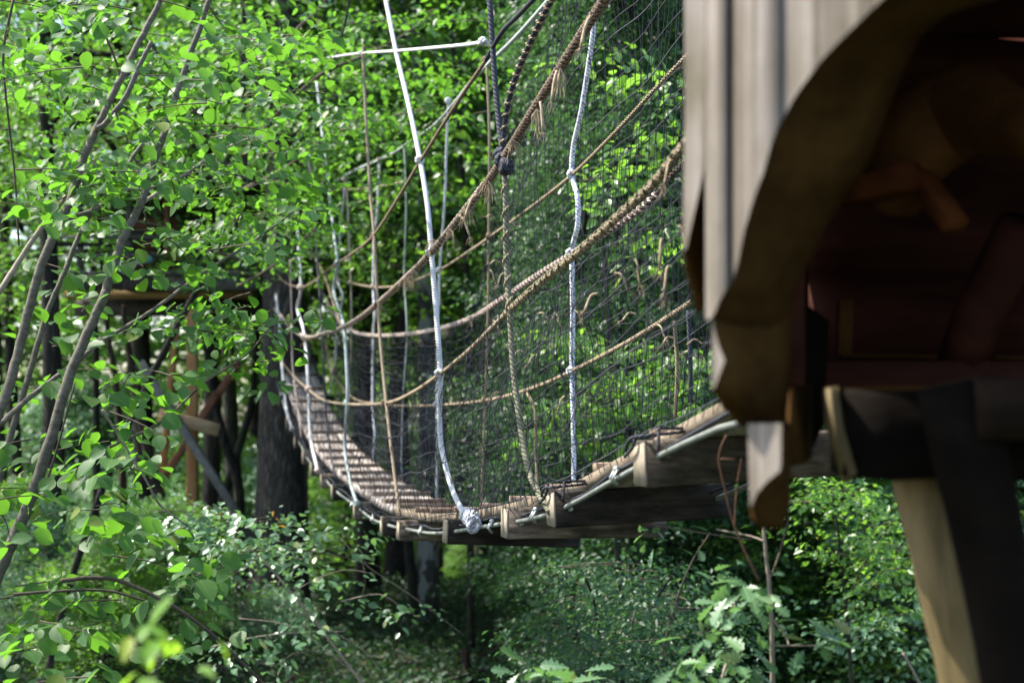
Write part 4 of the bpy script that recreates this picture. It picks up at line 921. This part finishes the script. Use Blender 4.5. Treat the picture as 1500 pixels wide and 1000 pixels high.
plant('linden_tree', 'leafy linden with thin dark branches hanging over the upper left of the bridge', 'linden', W(40, 1000, 11.8), [
    ([(40, 1150), (90, 900), (180, 640), (280, 440), (352, 300), (356, 100), (360, -100)], 11.8, 11.4, .034, .02, 'bark_dark'),
    ([(352, 330), (330, 250), (290, 170), (240, 90), (180, 20)], 11.4, 10.5, .022, .008, 'twig'),
    ([(354, 230), (400, 175), (470, 110), (560, 70), (640, 20)], 11.4, 10.6, .022, .006, 'twig'),
    ([(355, 150), (420, 60), (470, 10), (500, -40)], 11.4, 11.0, .018, .008, 'twig'),
    ([(352, 280), (420, 245), (480, 200), (560, 175), (640, 155)], 11.4, 10.2, .018, .004, 'twig'),
    ([(350, 380), (290, 360), (230, 330), (150, 320)], 11.4, 10.5, .016, .004, 'twig'),
    ([(348, 420), (400, 390), (450, 345), (480, 330)], 11.4, 10.8, .014, .004, 'twig'),
    ([(300, 0), (340, 60), (380, 120), (420, 190), (445, 260)], 9.5, 9.7, .008, .004, 'twig'),
    ([(560, 0), (600, 40), (640, 80), (690, 110)], 10, 10.3, .008, .004, 'twig')],
    [([(200, 120, 220, 130, 8, 12, 50), (430, 100, 160, 110, 9, 12, 68), (560, 140, 120, 110, 9.5, 12, 40), (650, 80, 90, 90, 10, 12, 28), (430, 260, 110, 80, 10, 12, 45), (360, 360, 70, 50, 10, 12, 18), (420, 340, 60, 50, 10, 12, 16), (60, 120, 100, 120, 8, 12, 18), (620, 240, 70, 70, 10, 12, 12), (520, 190, 120, 40, 9.5, 11, 18), (200, 250, 160, 50, 9, 12, 16)], .45, 19, .062, 'leaf_linden', 'ovate', .34)], 'bark_dark', seed=3)
plant('maple_tree', 'light green leafy boughs of a maple just behind the hanging ropes', 'maple', W(690, 1000, 15.5), [
    ([(690, 960), (688, 700), (684, 420), (676, 250), (664, 80), (650, -100)], 15.6, 15.6, .045, .02, 'bark_dark'),
    ([(684, 400), (630, 350), (570, 330), (510, 335)], 15.5, 14.6, .014, .004, 'twig'), ([(680, 300), (620, 240), (550, 215)], 15.5, 14.8, .014, .004, 'twig'), ([(682, 380), (720, 320), (735, 260)], 15.5, 15.0, .012, .004, 'twig')],
    [([(560, 330, 80, 60, 14, 16, 30), (680, 290, 50, 90, 14.4, 16, 26), (520, 400, 50, 26, 14, 16, 12), (620, 210, 120, 60, 14, 17, 34), (640, 380, 60, 40, 14.4, 16, 14), (600, 450, 70, 20, 14.4, 16, 6)], .5, 14, .085, 'leaf_beech', 'ovate', .34)], 'bark_dark', seed=23)
plant('elm_sapling', 'pale green elm sapling with drooping leafy twigs in front of the oak foot', 'elm', W(430, 1050, 8.6), [
    ([(560, 1040), (470, 920), (420, 860), (380, 815), (330, 780), (270, 755)], 8.4, 8.6, .010, .003, 'twig_pale'),
    ([(300, 950), (360, 935), (430, 926), (505, 924)], 8, 8.2, .006, .003, 'twig_pale'),
    ([(420, 885), (470, 915), (530, 950), (560, 985)], 8.2, 8.3, .005, .002, 'twig_pale'),
    ([(350, 808), (430, 805), (500, 815), (560, 830)], 8.4, 8.6, .006, .003, 'twig'), ([(500, 880), (555, 870), (590, 890), (615, 905)], 8.4, 8.4, .005, .002, 'twig_pale'),
    ([(350, 880), (400, 940), (440, 1000)], 8, 8, .005, .003, 'twig'), ([(350, 905), (420, 915), (470, 945), (540, 1005)], 7.8, 7.9, .004, .002, 'twig_pale'), ([(500, 790), (540, 830), (600, 870), (680, 930)], 8.6, 8.8, .004, .0015, 'twig_pale'), ([(410, 890), (440, 860), (500, 835), (550, 840)], 8.2, 8.3, .004, .002, 'twig_pale'), ([(530, 815), (535, 850), (528, 880)], 8.3, 8.3, .003, .0015, 'twig'), ([(360, 960), (400, 975), (440, 955), (500, 985)], 7.7, 7.8, .003, .0015, 'twig')],
    [([(330, 770, 70, 36, 8, 9, 22), (400, 790, 70, 40, 8, 9, 22), (470, 800, 60, 36, 8.2, 9, 12), (415, 925, 34, 34, 8, 8.8, 8), (340, 830, 60, 40, 8, 9, 12), (500, 870, 40, 30, 8, 8.6, 5), (270, 760, 60, 26, 8, 9, 10), (585, 900, 20, 8, 8.3, 8.5, 4), (340, 970, 40, 26, 8, 9, 5), (300, 950, 50, 40, 8, 9, 6), (455, 440 + 400, 60, 30, 8, 9, 6)], .30, 11, .060, 'leaf_light', 'ovate', .28)], 'twig_pale', seed=4)
plant('yellow_leaf_twig', 'few yellow autumn leaves caught on twigs beside the elm sapling', 'leaves', W(420, 780, 8.2), [([(395, 760), (400, 768), (405, 775)], 8.1, 8.1, .003, .002, 'twig')],
    [([(402, 765, 5, 4, 8, 8.1, 1)], .05, 3, .045, 'leaf_yellow', 'ovate', .5)], seed=5, tw=False)
plant('beech_sapling', 'young beech with bright sunlit flat sprays behind the near netting', 'beech', W(900, 990, 10.2), [
    ([(910, 1000), (905, 800), (895, 600), (890, 450), (880, 300)], 10.4, 10.4, .03, .012, 'bark_dark'), ([(897, 640), (840, 610), (790, 600)], 10.4, 9.8, .010, .003, 'twig'), ([(895, 590), (950, 560), (1030, 540)], 10.4, 9.8, .010, .003, 'twig')],
    [([(820, 500, 60, 14, 8.6, 9.6, 12), (900, 515, 90, 14, 8.6, 9.6, 20), (1000, 530, 50, 22, 8.6, 9.6, 14), (930, 560, 90, 12, 8.6, 9.6, 18), (850, 600, 80, 14, 8.6, 9.6, 20), (960, 600, 80, 20, 8.6, 9.6, 20), (820, 640, 70, 14, 8.6, 9.6, 16), (900, 650, 70, 14, 8.6, 9.6, 14), (1010, 585, 40, 22, 8.6, 9.6, 8)],   .32, 13, .062, 'leaf_beech', 'ovate', .22)], 'bark_dark', seed=6)
plant('beech_bough', 'long bright leaves of a beech bough beside the slab wall above the thick yellow rope', 'beech', W(960, 700, 8.4), [
    ([(1080, 150), (1000, 220), (940, 255), (880, 262), (850, 258)], 8.6, 8.2, .012, .003, 'twig'), ([(1060, 280), (980, 330), (920, 340), (900, 360)], 8.6, 8.2, .010, .003, 'twig'), ([(1080, 60), (1000, 100), (930, 120)], 8.4, 8.2, .010, .003, 'twig')],
    [([(930, 115, 40, 16, 8, 8.6, 4), (960, 190, 40, 20, 8, 8.6, 5), (900, 255, 60, 14, 8, 8.6, 8), (960, 240, 40, 30, 8, 8.6, 6), (890, 310, 30, 20, 8, 8.6, 4), (960, 350, 40, 40, 8, 8.6, 8), (985, 140, 20, 30, 8, 8.6, 4), (870, 90, 40, 30, 8.4, 9, 4)], .34, 12, .078, 'leaf_beech', 'ovate', .30)], 'bark_dark', seed=7)
plant('hornbeam_bush', 'bright sunlit hornbeam bush left of the leaning post', 'hornbeam', W(1250, 1020, 8.6), [
    ([(1250, 1030), (1240, 900), (1225, 760), (1210, 690)], 8.8, 8.8, .014, .005, 'bark_dark'), ([(1240, 880), (1280, 800), (1310, 760)], 8.8, 8.6, .008, .003, 'twig')],
    [([(1210, 715, 50, 30, 8.2, 9.4, 24), (1270, 740, 50, 34, 8.2, 9.4, 20), (1260, 810, 60, 34, 8, 9, 34), (1310, 850, 50, 40, 8, 9.2, 24), (1180, 760, 40, 40, 8.4, 9.4, 10), (1330, 790, 30, 40, 8.4, 9.4, 12), (1300, 910, 40, 30, 8.4, 9.4, 8)], .26, 12, .055, 'leaf_beech', 'far', .35)], 'bark_dark', seed=8)
plant('yew_bush', 'dark drooping yew bush with glossy tips under the bridge', 'yew', W(820, 1080, 7.6), [
    ([(880, 1100), (880, 960), (870, 880), (850, 830)], 7.8, 7.6, .014, .004, 'bark_dark'), ([(900, 1000), (960, 880), (1000, 820)], 7.8, 7.8, .012, .004, 'bark_dark'), ([(960, 1000), (985, 900), (1010, 830), (1040, 780)], 7.6, 7.6, .010, .003, 'twig')],
    [([(865, 850, 70, 36, 7, 8.6, 46), (895, 910, 100, 50, 7, 8.6, 80), (890, 965, 80, 35, 6.8, 8.4, 50), (930, 860, 90, 50, 7.4, 9, 60), (1000, 930, 90, 60, 7.4, 9, 70), (900, 980, 120, 30, 6.8, 8.4, 40)], .34, 18, .040, 'leaf_dark', 'far', .34)], 'bark_dark', seed=9)
plant('oak_sapling', 'young oak with lobed leaves on a bare thin stem under the hanging slab', 'oak sapling', W(1130, 1100, 3.6), [
    ([(1135, 1120), (1132, 1000), (1131, 930), (1127, 860), (1120, 790), (1119, 765)], 3.6, 3.6, .0075, .004, 'twig_pale'),
    ([(1119, 792), (1100, 785), (1075, 780), (1050, 775)], 3.6, 3.7, .003, .002, 'twig_pale'),
    ([(1127, 850), (1140, 815), (1150, 780), (1156, 755)], 3.6, 3.7, .003, .002, 'twig'),
    ([(1040, 1080), (1058, 990), (1072, 960), (1084, 940)], 3.5, 3.6, .005, .003, 'twig_pale'),
    ([(1131, 945), (1170, 945), (1200, 945)], 3.6, 3.6, .003, .002, 'twig_pale'), ([(1131, 905), (1150, 930), (1156, 945)], 3.6, 3.55, .003, .002, 'twig_pale'),
    ([(1112, 850), (1088, 800), (1071, 754), (1061, 712), (1053, 676), (1056, 655), (1064, 637)], 3.3, 3.2, .0026, .0018, 'twig_red'), ([(1056, 672), (1068, 672), (1077, 673)], 3.2, 3.2, .002, .001, 'twig_red'), ([(1076, 770), (1079, 715), (1086, 672)], 3.25, 3.2, .0018, .0012, 'twig_red')],
    [([(1062, 885, 18, 12, 3.5, 3.6, 3), (1090, 900, 22, 16, 3.5, 3.7, 4), (1040, 935, 16, 14, 3.4, 3.6, 3), (1082, 955, 24, 14, 3.5, 3.6, 4), (1128, 865, 22, 14, 3.5, 3.7, 3), (1195, 930, 26, 12, 3.5, 3.7, 3), (1222, 940, 12, 8, 3.5, 3.6, 1), (1055, 985, 22, 14, 3.4, 3.6, 4), (1100, 850, 18, 14, 3.5, 3.7, 3), (1085, 1000, 20, 8, 3.5, 3.6, 2), (1010, 960, 8, 8, 3.5, 3.6, 1)], .06, 4, .064, 'leaf_oak', 'oak', .40)], 'twig_pale', seed=10, tw=False)
plant('oak_seedling', 'tips of a small oak seedling poking in at the bottom edge under the bridge', 'oak seedling', W(830, 1150, 3.8), [
    ([(830, 1150), (835, 1050), (840, 1000)], 3.8, 3.8, .005, .003, 'twig_pale')],
    [([(765, 985, 14, 8, 3.7, 3.9, 2), (800, 992, 12, 6, 3.7, 3.9, 2), (850, 1000, 20, 6, 3.7, 3.9, 3), (890, 1005, 20, 6, 3.7, 3.9, 3), (985, 998, 12, 6, 3.7, 3.9, 2)], .06, 4, .085, 'leaf_oak', 'oak', .45)], 'twig_pale', seed=11, tw=False)
plant('maple_spray', 'few pale leaves on a thin branch just below the near crossbeams', 'branch', W(970, 800, 4.4), [
    ([(1100, 790), (1040, 782), (1000, 775), (960, 770)], 4.2, 4.4, .003, .002, 'twig')],
    [([(965, 772, 18, 8, 4.3, 4.4, 2), (985, 778, 14, 8, 4.3, 4.4, 2), (950, 785, 8, 8, 4.3, 4.4, 1)], .06, 3, .045, 'leaf_oak', 'oak', .5)], 'twig', seed=12, tw=False)
plant('seedling', 'out of focus bright green seedling with long leaves at the lower left corner', 'seedling', W(200, 1200, 1.9), [
    ([(195, 1250), (205, 1080), (225, 990), (240, 950)], 1.9, 1.9, .003, .002, 'twig')],
    [([(150, 985, 20, 8, 1.9, 1.95, 2), (190, 975, 20, 10, 1.9, 1.95, 2), (230, 965, 14, 10, 1.9, 1.95, 2), (258, 930, 10, 6, 1.9, 1.95, 2), (280, 925, 8, 4, 1.9, 1.95, 1)], .04, 2, .062, 'leaf_seedling', 'long', .3)], 'twig', seed=13, tw=False)
# dead wood on the ground
def log(label, pts, d, r, m_, name='dead_log', cat='log'):
    mb = MB(); P = smooth_path([W(a, b, d) for a, b in pts], 5); mb.tube(P, r, 9, True, 0, .08); tag(mb.build(name, M[m_], None, True), label, cat)
log('short broken stump leaning slightly on the forest floor', [(688, 1010), (685, 980), (679, 950)], 13.4, .042, 'bark_red', 'tree_stump', 'stump')
log('broken stump in the shade left of the leaning post', [(1302, 1010), (1300, 985), (1297, 955)], 12.5, .055, 'bark_dark', 'tree_stump', 'stump')
log('pale fallen stick beside the leaning post at lower right', [(1322, 955), (1335, 978), (1350, 1005)], 10.0, .010, 'twig_pale', 'fallen_stick', 'stick')
log('fallen brown log lying behind the elm sapling', [(300, 976), (330, 980), (360, 982)], 14.0, .05, 'bark_red')

log('crooked fallen branch on the floor under the lowest crossbeams', [(560, 985), (600, 970), (650, 975), (700, 962), (730, 950)], 14.5, .018, 'bark_red', 'fallen_branch', 'branch')
log('thin fallen branch near the foot of the big oak', [(470, 975), (510, 960), (560, 962), (585, 950)], 15.0, .014, 'twig_pale', 'fallen_branch', 'branch')
log('dark fallen branch sloping beside the broken stump', [(640, 1000), (670, 992), (720, 978), (760, 985)], 13.2, .02, 'bark_dark', 'fallen_branch', 'branch')
